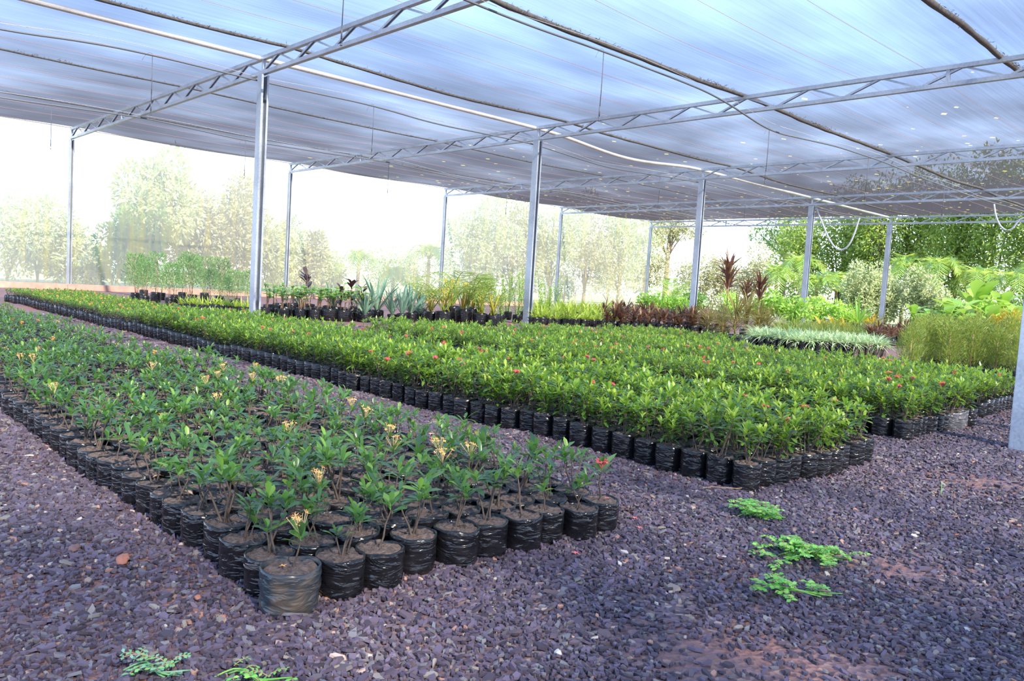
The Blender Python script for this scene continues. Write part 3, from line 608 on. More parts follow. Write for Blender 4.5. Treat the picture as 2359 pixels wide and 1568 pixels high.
for rec in rest:
    z, bn, i, j, x, y, k_, r1, r2, sd_, vis = rec
    key = bn if k_ != 'small' else 'small'
    g = gr.setdefault(key, G()); pf = {'young': .05, 'bushy': .08, 'small': .16}[k_]
    pk = (LPF if r1 < pf else LP)[k_]; g.addpack(pk[sd_ % len(pk)], r2 * 6.28, .95 + .15 * r1, (x, y, float(hz(x, y))))
for key, g in gr.items():
    lab = {'near': 'dense carpet of young potted ixora in the far part of the near bed', 'middle': 'carpet of bushy potted ixora in the back of the middle bed', 'small': 'small yellow and pink flowered ixora pots at the far left end of the middle bed',
           'third': 'back part of the third bed of bushy potted ixora', 'fourth': 'back part of the fourth bed of bushy potted ixora', 'fifth': 'short fifth bed of bushy potted ixora behind the others'}[key]
    me = g.mesh('plant_carpet', [M_BAG, M_SOIL, M_STEM, M_LEAF_A if key == 'near' else M_LEAF_B, M_ORANGE if key in ('near', 'small') else M_RED, M_TIP_A if key == 'near' else M_TIP])
    props(link('potted_shrub_carpet', me), lab, 'potted plants', kind='stuff')
print('PLANTS', len(cand['young']), len(cand['bushy']), len(rest))

# ------------------------------------------------------------------ gravel chips
def in_bed(x, y):
    m = np.zeros(x.shape, bool)
    for bn, kind, y0, nr, x1, x0 in BEDS: m |= (x < x1 - .02) & (y > y0 + .02) & (y < y0 + .1265 * (nr - 1) - .02)
    return m
NCH = 240000; rr = np.linspace(.9, 13, 4000); sz = .0064 + .0008 * rr; pdf = rr / sz ** 2 * np.where(rr < 5, 1, np.exp(-(rr - 5) * .25)); cdf = np.cumsum(pdf); cdf /= cdf[-1]
rad = np.interp(R.rand(NCH), cdf, rr); az = math.atan2(_fw[1], _fw[0]) + (R.rand(NCH) - .5) * 1.36
x = CAM[0] + rad * np.cos(az); y = CAM[1] + rad * np.sin(az)
soilc = [gnd(1650, 1520), gnd(1950, 1545), gnd(2080, 1300), gnd(2260, 1110), gnd(1560, 1400)]; soilr = [.24, .18, .16, .30, .10]
ps = np.zeros(NCH)
for c_, r_ in zip(soilc, soilr): ps = np.maximum(ps, np.exp(-(((x - c_[0]) ** 2 + (y - c_[1]) ** 2) / r_ ** 2)))
keep = (~in_bed(x, y)) & (R.rand(NCH) > ps * .93); x, y, rad = x[keep], y[keep], rad[keep]; n = len(x)
s_ = (.0064 + .0008 * rad) * np.exp(R.randn(n) * .35) * .80; K = 5
th = (np.arange(K) * 2 * PI / K)[None] + R.randn(n, K) * .28 + R.rand(n, 1) * 6.28; rk = s_[:, None] * (.65 + .5 * R.rand(n, K))
el_ = 1.0 + 1.0 * R.rand(n, 1); px_, py_ = rk * np.cos(th) * el_, rk * np.sin(th) / el_ ** .4
sp_ = R.rand(n, 1) * 6.28; qx = px_ * np.cos(sp_) - py_ * np.sin(sp_); qy = px_ * np.sin(sp_) + py_ * np.cos(sp_)
tx_, ty_ = R.randn(n, 1) * .24, R.randn(n, 1) * .24; zb = hz(x, y)[:, None] + .001 + (R.rand(n, 1) ** 1.5) * .007
top = np.stack([x[:, None] + qx * .9, y[:, None] + qy * .9, zb + tx_ * qx + ty_ * qy + .12 * s_[:, None] + .002], -1)
bot = np.stack([x[:, None] + qx, y[:, None] + qy, zb + tx_ * qx + ty_ * qy - .003], -1)
V = np.concatenate([top, bot], 1).reshape(-1, 3); b = (np.arange(n) * 2 * K)[:, None]
g = G(); g.add(V, b + np.arange(K)[None]); q = np.arange(K)[None]; q2 = (q + 1) % K
Fs = np.stack([b + q + K, b + q2 + K, b + q2, b + q], -1).reshape(-1, 4); g.l.append(Fs.ravel()); g.c.append(np.full(len(Fs), 4)); g.m.append(np.zeros(len(Fs), int))
props(link('slate_gravel', g.mesh('slate_gravel', M_CHIP, False)), 'loose purple grey slate chips covering the ground in front of the beds', 'gravel', kind='stuff')
# ------------------------------------------------------------------ weeds, clods, petals on the gravel
SR = np.array([.685, .728, 0]); SF = np.array([-.728, .685, 0])
def pinnate(g, rs, base, dirv, L, npair, ll, lw, lift=.3, mi=0, smi=1):
    t = np.linspace(.12, 1, npair); d = unit(np.array(dirv, float)); side = unit(np.cross(d, [0, 0, 1.0]))
    cur = rs.randn() * .25
    P = base + d * (L * t)[:, None] + side * (cur * L * t ** 2)[:, None] + np.array([0, 0, 1.0]) * (L * lift * np.sin(t * 2.4))[:, None]
    g.tube(np.vstack([base, P]), .0011, 4, smi, cap=False)
    up = np.tile([0, 0, 1.0], (npair, 1)) + rs.randn(npair, 3) * .35
    for s_ in (-1, 1): g.leaves(P, side * s_ + d * .35 + rs.randn(npair, 3) * .1 + [0, 0, .1], up, ll * (.85 + .3 * rs.rand(npair)), lw, 4, 3, -.15, .15, mi)
def weed(name, lab, c, n, sx_, sy_, L, seed, m=M_WEED, npair=8, ll=.017, lw=.010, root=None, tall=.045):
    rs = np.random.RandomState(seed); c = np.array([c[0], c[1], 0.0]); c[2] = float(hz(c[0], c[1])) + .008
    t = thing(name, lab, 'weed', tuple(c)); g = G(); st = G()
    for k in range(n):
        o = SR * rs.randn() * sx_ * .5 + SF * rs.randn() * sy_ * .5; b = o + [0, 0, tall * rs.rand() * (1 - min(1, np.linalg.norm(o) / (sx_ + .01)) * .6)]
        a = rs.rand() * 6.28; pinnate(g, rs, b, [math.cos(a), math.sin(a), .15 * rs.randn() + .1], L * (.6 + .6 * rs.rand()), npair, ll, lw, .22)
    for k in range(3):
        p0 = SR * sx_ * (-.8 + .3 * k); tt = np.linspace(0, 1, 8)[:, None]
        st.tube(p0 + SR * sx_ * 1.5 * tt + SF * .02 * np.sin(tt * 5 + k) + np.array([0, 0, .012]) * np.sin(tt * 3), .0018, 5)
    link('leaves', g.mesh('leaves', [m, M_STEM_T]), t); link('stem', st.mesh('stem', m), t)
    if root is not None:
        r_ = G()
        for k in range(7):
            tt = np.linspace(0, 1, 6)[:, None]; r_.tube(SR * sx_ * .75 + SR * root * tt * (.6 + .4 * rs.rand()) + SF * (rs.randn() * .03) * tt + [0, 0, .012], .0009, 3)
        link('roots', r_.mesh('roots', M_STEM_T), t)
    return t
weed('pulled_weed', 'bright green pulled weed on the gravel, nearest the front corner of the middle bed', gnd(1742, 1196), 30, .085, .065, .058, 1)
weed('pulled_weed', 'largest pulled green weed on the gravel with bare roots to its right', gnd(1855, 1282), 58, .115, .07, .06, 2, root=.07)
weed('pulled_weed', 'thin straggling pulled weed, nearest the camera of the three on the right', gnd(1815, 1362), 14, .12, .045, .05, 3, root=.03)
weed('creeping_weed', 'grey green weed cut by the bottom frame edge, left of its pair', gnd(340, 1555), 12, .06, .03, .04, 4, M_WEED_G, 4, .013, .007, tall=.03)
weed('creeping_weed', 'bright green weed cut by the bottom frame edge, right of its pair', gnd(560, 1572), 9, .07, .025, .035, 5, M_WEED, 4, .012, .006, tall=.02)
def clod(px, py, s, seed, lab, m=M_RUBBLE, flat=.45, name='clay_clod', cat='clod'):
    rs = np.random.RandomState(seed); nu, nv = 14, 8; u = np.arange(nu) * 2 * PI / nu; v = np.linspace(0, PI, nv)
    U, V_ = np.meshgrid(u, v); r = 1 + .18 * np.sin(2 * U + seed) * np.sin(V_) + .15 * np.sin(3 * V_ + 2 * U + seed) + .10 * np.sin(5 * U - 3 * V_)
    P = np.stack([r * np.sin(V_) * np.cos(U) * s, r * np.sin(V_) * np.sin(U) * s * .7, r * np.cos(V_) * s * flat], -1); P[0] = P[0].mean(0); P[-1] = P[-1].mean(0)
    g = G(); i = np.arange(nv - 1)[:, None] * nu; j = np.arange(nu)[None]; k = (j + 1) % nu; g.add(P.reshape(-1, 3), np.stack([i + j, i + nu + j, i + nu + k, i + k], -1).reshape(-1, 4))
    c = gnd(px, py); o = link(name, g.mesh(name, m), None, (c[0], c[1], float(hz(c[0], c[1])) + s * flat * .5 + .004)); o.rotation_euler = (0, 0, rs.rand() * 6); return props(o, lab, cat)
clod(283, 1293, .026, 1, 'large red clay clod on the gravel left of the near bed'); clod(172, 1268, .024, 2, 'brown clay clod beside the larger red one at the left', simple('brown_clay', (.16, .09, .08), .95), .35)
clod(455, 1373, .012, 3, 'small red clay lump left of the dusty corner bag'); clod(512, 1424, .013, 4, 'small red clay lump in front of the dusty corner bag'); clod(1443, 1292, .010, 5, 'round red pebble on the gravel below the near bed right end')
clod(1285, 1505, .011, 6, 'pale pebble on the gravel at bottom centre', simple('pale_stone', (.42, .39, .36), .8), .6, 'pebble', 'pebble'); clod(2105, 1235, .011, 7, 'pale round pebble right of the pulled weeds', simple('pale_stone_b', (.5, .45, .4), .8), .6, 'pebble', 'pebble')
for px, py, lab in [(1325, 1280, 'fallen pink red blossom on the gravel in front of the near bed'), (1472, 1218, 'fallen red blossom on the gravel right of the near bed'), (1461, 1196, 'thin fallen red petal just beyond the fallen red blossom')]:
    c = gnd(px, py); g = G(); a = np.arange(5) * 1.26; D = np.stack([np.cos(a), np.sin(a), .3 + 0 * a], 1); g.leaves(np.zeros((5, 3)), D, np.tile([0, 0, 1.], (5, 1)), .011, .006, 3, 2, -.2, 0)
    g.leaves(np.zeros((3, 3)), D[:3] * [1, -1, 1] + [.5, 0, 0], np.tile([0, 0, 1.], (3, 1)), .016, .005, 3, 2, -.2, 0)
    props(link('fallen_blossom', g.mesh('fallen_blossom', simple('pink_petal', (.85, .16, .16), .5)), None, (c[0], c[1], float(hz(c[0], c[1])) + .012)), lab, 'flower')
M_PET = bpy.data.materials['pink_petal']
for px, py, m_, lab in [(652, 1302, M_ORANGE, 'fallen yellow orange blossom on the soil of the dusty corner bag'), (1398, 1146, M_PET, 'fallen red petal on the soil at the right end of the near bed')]:
    c = gnd(px, py, .106); g = G(); a = np.arange(4) * 1.57; D = np.stack([np.cos(a), np.sin(a), .25 + 0 * a], 1); g.leaves(np.zeros((4, 3)), D, np.tile([0, 0, 1.], (4, 1)), .010, .005, 3, 2, -.2, 0)
    props(link('fallen_blossom', g.mesh('fallen_blossom', m_), None, tuple(c)), lab, 'flower')
M_DRY = simple('dry_leaf', (.30, .20, .15), .8)
for px, py, a, lab in [(415, 1131, .6, 'curled dry brown leaf on a black bag at the left edge of the near bed'), (352, 1099, 2.0, 'dry leaf on the soil of a bag behind the curled dry leaf')]:
    c = gnd(px, py, .112); g = G(); D = np.array([[math.cos(a), math.sin(a), .15]]); g.leaves(np.zeros((1, 3)), D, np.array([[0, 0, 1.]]), .045, .016, 6, 3, -.3, .6)
    props(link('dry_leaf', g.mesh('dry_leaf', M_DRY), None, tuple(c)), lab, 'leaf')
P = np.array([gnd(*q) + [0, 0, .012] for q in [(1617, 1131), (1640, 1127), (1665, 1129), (1695, 1131), (1712, 1130)]])
pathobj('fallen_twig', P, .0018, M_STEM_T, 'thin pinkish twig on the gravel at the front corner of the middle bed', 'twig', seg=5)
c = gnd(2167, 1140); t = thing('grass_sprout', 'lone thin green sprout on the gravel left of the right hand post', 'sprout', (c[0], c[1], float(hz(c[0], c[1]))))
g = G(); g.tube([(0, 0, 0), (.002, 0, .03), (-.002, .004, .06)], .0012, 5); link('stem', g.mesh('stem', M_WEED), t)
g = G(); g.leaves(np.array([[0, 0, .055], [0, 0, .05], [0, 0, .03]]), np.array([[.6, .6, .8], [-.5, -.4, .8], [.2, -.5, .4]]), np.array([[-.5, -.5, .7], [.5, .4, .7], [0, .4, .8]]), .03, .004, 4, 2, -.2, 0); link('leaves', g.mesh('leaves', M_WEED), t)

# ------------------------------------------------------------------ larger nursery stock behind the beds
def straps(rs, n, L, W, e0, e1, bend, z=0.0, rows=6, prof=None, twist=.15, r0=.01, fold=.3):
    g = G(); a = rs.rand(n) * 6.28; e = e0 + (e1 - e0) * rs.rand(n); D = np.stack([np.cos(a) * np.cos(e), np.sin(a) * np.cos(e), np.sin(e)], 1)
    Nn = np.stack([-np.cos(a) * np.sin(e), -np.sin(a) * np.sin(e), np.cos(e)], 1) + rs.randn(n, 3) * twist
    P = np.stack([np.cos(a) * r0, np.sin(a) * r0, z + 0 * a], 1) if np.isscalar(z) else np.stack([np.cos(a) * r0, np.sin(a) * r0, z], 1)
    g.leaves(P, D, Nn, L * (.7 + .5 * rs.rand(n)), W, rows, 3, bend * (.6 + .8 * rs.rand(n)), fold, prof=prof or (lambda t: np.interp(t, [0, .2, .6, .9, 1], [.55, .9, 1, .5, .03]))); return g
def mk(seed, nv, fn): return [fn(np.random.RandomState(seed + i)) for i in range(nv)]
def bagm(r, h, m=M_BAG, seed=900, seg=20): return [bag(np.random.RandomState(seed + i), r, h, seg, 7).mesh('grow_bag', m) for i in range(3)]
def soilm(r, z): return [soil(np.random.RandomState(940 + i), r, z, 14, 2).mesh('soil', M_SOIL) for i in range(2)]
def p_sapling(rs):
    st = G()
    for k in range(3): st.tube([(rs.randn() * .02, rs.randn() * .02, .18), (rs.randn() * .05, rs.randn() * .05, .45), (rs.randn() * .08, rs.randn() * .08, .85)], [.005, .004, .002], 4)
    n = 900; fo = G(); z = .34 + .60 * rs.rand(n) ** .8; r = .24 * rs.rand(n) ** .5 * (1.05 - 1.1 * np.abs(z - .50)); a = rs.rand(n) * 6.28
    fo.leaves(np.stack([r * np.cos(a), r * np.sin(a), z], 1), np.stack([np.cos(a), np.sin(a), .5 + rs.rand(n)], 1), rs.randn(n, 3), .05, .014, 3, 2, -.1, 0)
    return [('stem', st.mesh('stem', M_STEM_T)), ('foliage', fo.mesh('foliage', M_LEAF_FINE))]
def p_seedling(rs):
    st, fo = G(), G()
    for k in range(4):
        b = np.array([rs.randn() * .03, rs.randn() * .03, .12]); tp = b + [rs.randn() * .04, rs.randn() * .04, .22 + .1 * rs.rand()]; st.tube([b, tp], .005, 5)
        n = 7; z = tp - np.array([0, 0, 1.]) * rs.rand(n)[:, None] * .12; a = rs.rand(n) * 6.28
        fo.leaves(z, np.stack([np.cos(a), np.sin(a), .3 + .3 * rs.rand(n)], 1), np.stack([-.3 * np.cos(a), -.3 * np.sin(a), 1 + 0 * a], 1), .10, .075, 5, 3, -.3, .15)
    return [('stem', st.mesh('stem', M_STEM_T)), ('foliage', fo.mesh('foliage', M_LEAF_BROAD))]
def p_rubber(rs):
    st, fo = G(), G(); st.tube([(0, 0, .15), (.02, .01, .45), (.0, .02, .70)], [.009, .007, .005], 6)
    n = 13; z = .30 + .38 * rs.rand(n); z[0] = .68; a = rs.rand(n) * 6.28; e = .3 + .9 * rs.rand(n)
    fo.leaves(np.stack([0 * z, 0 * z, z], 1), np.stack([np.cos(a) * np.cos(e), np.sin(a) * np.cos(e), np.sin(e)], 1), np.stack([-np.cos(a) * np.sin(e), -np.sin(a) * np.sin(e), np.cos(e)], 1), .17, .085, 6, 3, -.15, .15)
    return [('stem', st.mesh('stem', M_STEM)), ('foliage', fo.mesh('foliage', M_LEAF_PURPLE))]
def p_agave(rs): return [('foliage', straps(rs, 20, .55, .040, .8, 1.5, -.14, .14).mesh('foliage', M_LEAF_AGAVE))]
def frond(g, rs, base, az, elev, L, droop, nl, ll, lw, smi=1, mi=0, hang=.35):
    t = np.linspace(0, 1, 12); d = np.array([math.cos(az), math.sin(az)]); hx = L * (np.cos(elev) * t); vz = L * (np.sin(elev) * t) - droop * L * t ** 2.2
    P = np.stack([base[0] + d[0] * hx, base[1] + d[1] * hx, base[2] + vz], 1); g.tube(P, np.linspace(.012, .003, 12) * (L / 1.6), 5, smi, cap=False)
    tt = np.linspace(.18, .99, nl); Q = np.stack([np.interp(tt, t, P[:, k]) for k in range(3)], 1); T = unit(np.stack([np.gradient(Q[:, k]) for k in range(3)], 1))
    S = unit(np.cross(T, [0, 0, 1.0])); env = np.sin(np.clip(tt * 1.02, 0, 1) * PI * .93 + .12) ** .6
    for s_ in (-1, 1):
        D = S * s_ + T * .75 + np.array([0, 0, -hang]) + rs.randn(nl, 3) * .07; Nn = np.cross(D, T) * s_ * -1
        g.leaves(Q, D, Nn, ll * env, lw, 4, 2, -.15, 0, mi, prof=lambda x: np.interp(x, [0, .2, .7, 1], [.5, 1, .8, .05]))
def p_areca(rs):
    fr = []
    for k in range(7):
        g = G(); frond(g, rs, (rs.randn() * .03, rs.randn() * .03, .2), rs.rand() * 6.28, 1.0 + .35 * rs.rand(), .80 + .3 * rs.rand(), .45 + .35 * rs.rand(), 11, .19, .010); fr.append(('frond', g.mesh('frond', [M_LEAF_ARECA, M_LEAF_ARECA])))
    st = G()
    for k in range(4): st.tube([(rs.randn() * .03, rs.randn() * .03, .15), (rs.randn() * .05, rs.randn() * .05, .5)], .01, 6)
    return fr + [('stem', st.mesh('stem', M_LEAF_GOLD))]
def p_spire(rs):
    st, fo = G(), G()
    for k in range(4):
        tp = np.array([rs.randn() * .12, rs.randn() * .12, .75 + .45 * rs.rand()]); b = np.array([rs.randn() * .02, rs.randn() * .02, .15]); st.tube([b, (b + tp) / 2 + [.02, 0, 0], tp], [.006, .004, .002], 5)
        n = 170; t = rs.rand(n)[:, None]; P = b + (tp - b) * t; a = rs.rand(n) * 6.28; P = P + np.stack([np.cos(a), np.sin(a), 0 * a], 1) * .06 * (1 - t) * rs.rand(n)[:, None]
        fo.leaves(P, np.stack([np.cos(a), np.sin(a), .5 + .5 * rs.rand(n)], 1), rs.randn(n, 3) * .4 + [0, 0, 1], .04, .018, 3, 2, -.1, 0)
    return [('stem', st.mesh('stem', M_STEM)), ('foliage', fo.mesh('foliage', M_LEAF_BRIGHT))]
def p_grassy(rs): return [('foliage', straps(rs, 22, .26, .022, .5, 1.5, -.25, .10, 5).mesh('foliage', M_LEAF_Y))]
def p_redcord(rs):
    n = 46; z = .12 + .22 * rs.rand(n); g = straps(rs, n, .24, .032, .1, 1.4, -.18, z, 5); st = G(); st.tube([(0, 0, .1), (0, 0, .33)], .009, 6)
    return [('stem', st.mesh('stem', M_STEM)), ('foliage', g.mesh('foliage', M_LEAF_RED))]
def p_bronze(rs):
    n = 90; z = .20 + .32 * rs.rand(n); g = straps(rs, n, .42, .018, -.1, 1.4, -.22, z, 6); st = G(); st.tube([(0, 0, .1), (.0, 0, .52)], .011, 6)
    return [('stem', st.mesh('stem', M_STEM_T)), ('foliage', g.mesh('foliage', M_LEAF_BRONZE))]
def p_tallcord(rs):
    n = 42; z = .80 + .40 * rs.rand(n); g = straps(rs, n, .44, .052, .3, 1.45, -.20, z, 5); st = G(); st.tube([(0, 0, .1), (.02, 0, .8), (0, 0, 1.25)], .010, 6)
    return [('stem', st.mesh('stem', M_STEM_T)), ('foliage', g.mesh('foliage', M_LEAF_RED))]
def p_white(rs): return [('foliage', straps(rs, 60, .34, .022, -.1, 1.2, -.35, .22, 6).mesh('foliage', M_LEAF_WHITE))]
def p_spider(rs): return [('foliage', straps(rs, 34, .19, .014, .0, 1.4, -.55, .235, 5).mesh('foliage', M_LEAF_CREAM))]
def blobcrown(rs, blobs, n, ls, lw, mi=0):
    g = G(); w_ = np.array([b_[1][0] * b_[1][2] for b_ in blobs]); w_ = w_ / w_.sum()
    for (c, rad), f in zip(blobs, w_):
        k = max(8, int(n * f)); d = unit(rs.randn(k, 3)); rr_ = .55 + .5 * rs.rand(k) ** .6; P = np.array(c) + d * np.array(rad) * rr_[:, None]
        g.leaves(P, d + rs.randn(k, 3) * .6 + [0, 0, .1], rs.randn(k, 3) + [0, 0, .8], ls * (.7 + .6 * rs.rand(k)), lw, 3, 2, -.2, 0, mi)
    return g
def p_brightshrub(rs):
    bl = [((rs.randn() * .16, rs.randn() * .16, .30 + .2 * rs.rand()), (.2, .2, .16)) for _ in range(9)]
    st = G()
    for k in range(5): st.tube([(0, 0, .05), (rs.randn() * .15, rs.randn() * .15, .45)], .006, 5)
    return [('stem', st.mesh('stem', M_STEM)), ('foliage', blobcrown(rs, bl, 650, .085, .05).mesh('foliage', M_LEAF_BRIGHT))]
def p_thuja(rs, mt=M_LEAF_THUJA):
    n = 1900; z = .16 + .46 * rs.rand(n); a = rs.rand(n) * 6.28; r = (.03 + .12 * np.sin((z - .1) / .56 * PI) ** .7) * rs.rand(n) ** .5; k = np.sin(a * 5 + z * 26) * .035; z = z + .05 * np.sin(a * 3 + 1)
    fo = G(); fo.leaves(np.stack([(r + k) * np.cos(a), (r + k) * np.sin(a), z + rs.randn(n) * .015], 1), np.stack([np.cos(a), np.sin(a), .9 + .6 * rs.rand(n)], 1) + rs.randn(n, 3) * .3, rs.randn(n, 3), .052, .009, 3, 2, -.2, 0)
    st = G(); st.tube([(0, 0, .08), (0, 0, .5)], .008, 6)
    return [('stem', st.mesh('stem', M_STEM_T)), ('foliage', fo.mesh('foliage', mt))]
def p_bigleaf(rs):
    n = 16; z = .35 + .45 * rs.rand(n); a = rs.rand(n) * 6.28; e = .1 + .9 * rs.rand(n); g = G()
    g.leaves(np.stack([0 * z, 0 * z, z], 1), np.stack([np.cos(a) * np.cos(e), np.sin(a) * np.cos(e), np.sin(e)], 1), np.stack([-np.cos(a) * np.sin(e), -np.sin(a) * np.sin(e), np.cos(e)], 1), .50, .22, 7, 3, -.3, .2)
    st = G(); st.tube([(0, 0, .1), (0, 0, .8)], .015, 7); return [('stem', st.mesh('stem', M_STEM_T)), ('foliage', g.mesh('foliage', M_LEAF_BRIGHT))]
def p_yucca(rs): return [('foliage', straps(rs, 40, .55, .045, .1, 1.5, -.15, .18, 6).mesh('foliage', M_LEAF_BRIGHT))]
def p_orange(rs): return [('foliage', straps(rs, 26, .42, .07, .1, 1.2, -.3, .18, 6).mesh('foliage', M_LEAF_GOLD))]
def p_lowgrass(rs): return [('foliage', straps(rs, 60, .30, .012, .3, 1.5, -.25, .08, 5, r0=.06).mesh('foliage', M_LEAF_THUJA))]
def stock(name, cat, group, fn, nv, seed, pts, labf, bg=(.09, .18), sc=(.9, 1.1), bmat=M_BAG, soil_=True):
    """pts: ground positions; sorted left to right as the camera sees them"""
    protos = mk(seed, nv, fn); B = bagm(bg[0], bg[1], bmat, seed + 5); S = soilm(bg[0] * .95, bg[1] - .015); rs = np.random.RandomState(seed + 77)
    pts = sorted(pts, key=lambda q: proj((q[0], q[1], .2))[0]); n = len(pts)
    for i, q in enumerate(pts):
        s_ = sc[0] + (sc[1] - sc[0]) * rs.rand(); t = thing(name, labf(i, n), cat, (q[0], q[1], float(hz(q[0], q[1]))), rs.rand() * 6.28, group, s_ * (q[2] if len(q) > 2 and q[2] > .3 else 1))
        link('grow_bag', B[i % 3], t)
        if soil_: link('soil', S[i % 2], t)
        for nm, me in protos[rs.randint(nv)]: link(nm, me, t)
def grid(x0, x1, y0, y1, dx, dy, jit=.02, seed=5):
    rs = np.random.RandomState(seed); return [(a + rs.randn() * jit, b + rs.randn() * jit, 0) for a in np.arange(x0, x1, dx) for b in np.arange(y0, y1, dy)]
def lrow(txt): return lambda i, n: '%s, %s from left' % (txt, ordw(i + 1))
def pxs(lst, dz=0): return [tuple(gnd(px, py)[:2]) + (s_,) for px, py, s_ in lst]
rs = np.random.RandomState(3)
stock('potted_sapling', 'potted plant', 'fine leaved saplings at the left', p_sapling, 5, 1000, [tuple(gnd(300 + 15 * k + 6 * rs.randn(), 699 + k * 1.0 - (k % 3) * 7)[:2]) + (1.0 if k < 14 else .72,) for k in range(20)], lrow('slender fine leaved sapling in black bag before the side net'), (.09, .20), (.78, 1.2))
stock('potted_seedling_tuft', 'potted plant', 'small leafy pots between the saplings and the tall post', p_grassy, 3, 1050, [tuple(gnd(420 + 15 * k, 716 + k * .9)[:2]) + (.9,) for k in range(11)], lrow('small yellow green tuft in black bag left of the tall front post'), (.10, .16))
stock('broadleaf_seedling', 'potted plant', 'brown stemmed seedlings right of the tall post', p_seedling, 5, 1100, [tuple(gnd(612 + 12.5 * k + 4 * rs.randn(), 733 - (k % 3) * 6 + k * .45)[:2]) + (1.35,) for k in range(20)], lrow('broad leaved seedling on brown stems right of the tall post'), (.10, .15))
stock('rubber_plant', 'potted plant', 'dark leaved rubber plants', p_rubber, 3, 1150, pxs([(702, 728, 1.15), (782, 738, .9), (808, 738, 1.0), (832, 740, .9)]), lrow('dark purple brown leaved rubber plant'), (.10, .16))
stock('strap_leaf_plant', 'potted plant', 'grey green strap leaved plants', p_agave, 4, 1200, pxs([(690, 722, .9), (765, 726, .9), (840, 742, 1.0), (868, 738, 1.15), (902, 742, .8), (925, 744, 1.0), (945, 742, 1.15), (965, 738, .9)]), lrow('grey green upright strap leaved plant in black bag'), (.10, .16))
stock('areca_palm', 'potted palm', 'young areca palms', p_areca, 4, 1250, pxs([(965, 735, 1.2), (992, 742, 1.2), (1020, 745, 1.5), (1040, 738, 1.6), (1068, 745, 1.5), (1090, 735, 1.6), (1105, 748, 1.3), (1135, 750, 1.1)]), lrow('young yellow green areca palm in black bag, left of the middle post'), (.11, .18))
stock('upright_shrub', 'potted plant', 'tall leafy shrubs around the middle post', p_spire, 5, 1300, pxs([(1110, 738, .85), (1135, 738, .9), (1152, 742, .9), (1168, 735, 1.15), (1190, 742, .95), (1205, 735, 1.1), (1245, 742, .85), (1262, 735, 1.0), (1285, 728, .95)]), lrow('tall upright small leaved green shrub near the middle post'), (.10, .18))
stock('grassy_dracaena', 'potted plant', 'yellow green grassy plants right of the middle post', p_grassy, 5, 1350, [tuple(gnd(1238 + 14.5 * k + 3 * rs.randn(), 748 - r_ * 9 + k * .35)[:2]) + (1.15 + .2 * r_,) for k in range(14) for r_ in range(3)], lrow('yellow green grassy plant in black bag right of the middle post'), (.09, .13))
stock('red_dracaena', 'potted plant', 'red brown dracaenas', p_redcord, 5, 1400, [tuple(gnd(1395 + 17.0 * k + 5 * rs.randn(), 757 + k * .8 - r_ * 9)[:2]) + (1.05 + .1 * r_,) for k in range(16) for r_ in range(2)], lrow('red brown spiky dracaena in black bag'), (.10, .15))
stock('bronze_dracaena', 'potted plant', 'bronze green dracaenas', p_bronze, 4, 1450, pxs([(1628, 782, .9), (1662, 790, 1.0), (1690, 798, 1.25), (1718, 785, 1.3), (1745, 788, 1.0), (1765, 778, .85)]), lrow('large bronze green narrow leaved dracaena'), (.11, .18))
stock('tall_cordyline', 'potted plant', 'tall red leaved cordylines', p_tallcord, 3, 1500, pxs([(1668, 768, 1.15), (1712, 770, .8), (1742, 775, 1.0)]), lrow('tall cane cordyline with red and green leaf tuft'), (.10, .16))
stock('white_leaved_plant', 'potted plant', 'white leaved plants', p_white, 3, 1550, pxs([(1745, 762, 1.), (1768, 764, 1.), (1790, 762, .9)]), lrow('white leaved arching plant behind the cordylines'), (.12, .18))
stock('bright_shrub', 'potted plant', 'bright green shrubs', p_brightshrub, 3, 1600, [tuple(aty(px, py, yy)[:2]) + (s_,) for px, py, yy, s_ in [(1765, 740, 14.5, 1.2), (1795, 742, 14.8, 1.5), (1825, 742, 15, 1.4), (1500, 712, 16, 1.2), (1530, 712, 17, 1.3), (1560, 715, 17, 1.2)]], lrow('bright yellow green leafy shrub beyond the dracaenas'), (.12, .16))
# cream striped plants in tall bags: a block whose long side faces the camera
c0, c1 = gnd(1735, 812)[:2], gnd(2036, 836)[:2]; dv = (c1 - c0); n1 = 19; nrm = np.array([-dv[1], dv[0]]); nrm = nrm / np.linalg.norm(nrm)
if nrm @ SF[:2] < 0: nrm = -nrm
pts = []; labs = {}
for r_ in range(7):
    for k in range(n1):
        q = c0 + dv * (k / (n1 - 1)) + nrm * (.115 * r_ + .35 * (1 - math.sin(PI * min(1, max(0, (k + 3) / (n1 + 4))))) * 1) + rs.randn(2) * .01; pts.append((q[0], q[1], 1.0, r_, k))
protos = mk(1650, 6, p_spider); B = bagm(.057, .245, M_BAG, 1655); Bp = bagm(.057, .245, bag_mat('brown_dusty_bag', (.05, .04, .04), (.14, .10, .09), .45), 1660); S = soilm(.054, .23)
for q in pts:
    t = thing('striped_spider_plant', 'cream striped spider plant in tall bag, %s row of its block, %s from the left' % (ordw(q[3] + 1), ordw(q[4] + 1)), 'potted plant', (q[0], q[1], float(hz(q[0], q[1]))), rs.rand() * 6.28, 'cream striped spider plants', .95 + .1 * rs.rand())
    link('grow_bag', (Bp if q[4] > n1 - 6 else B)[q[4] % 3], t); link('soil', S[q[4] % 2], t); [link(nm, me, t) for nm, me in protos[rs.randint(6)]]
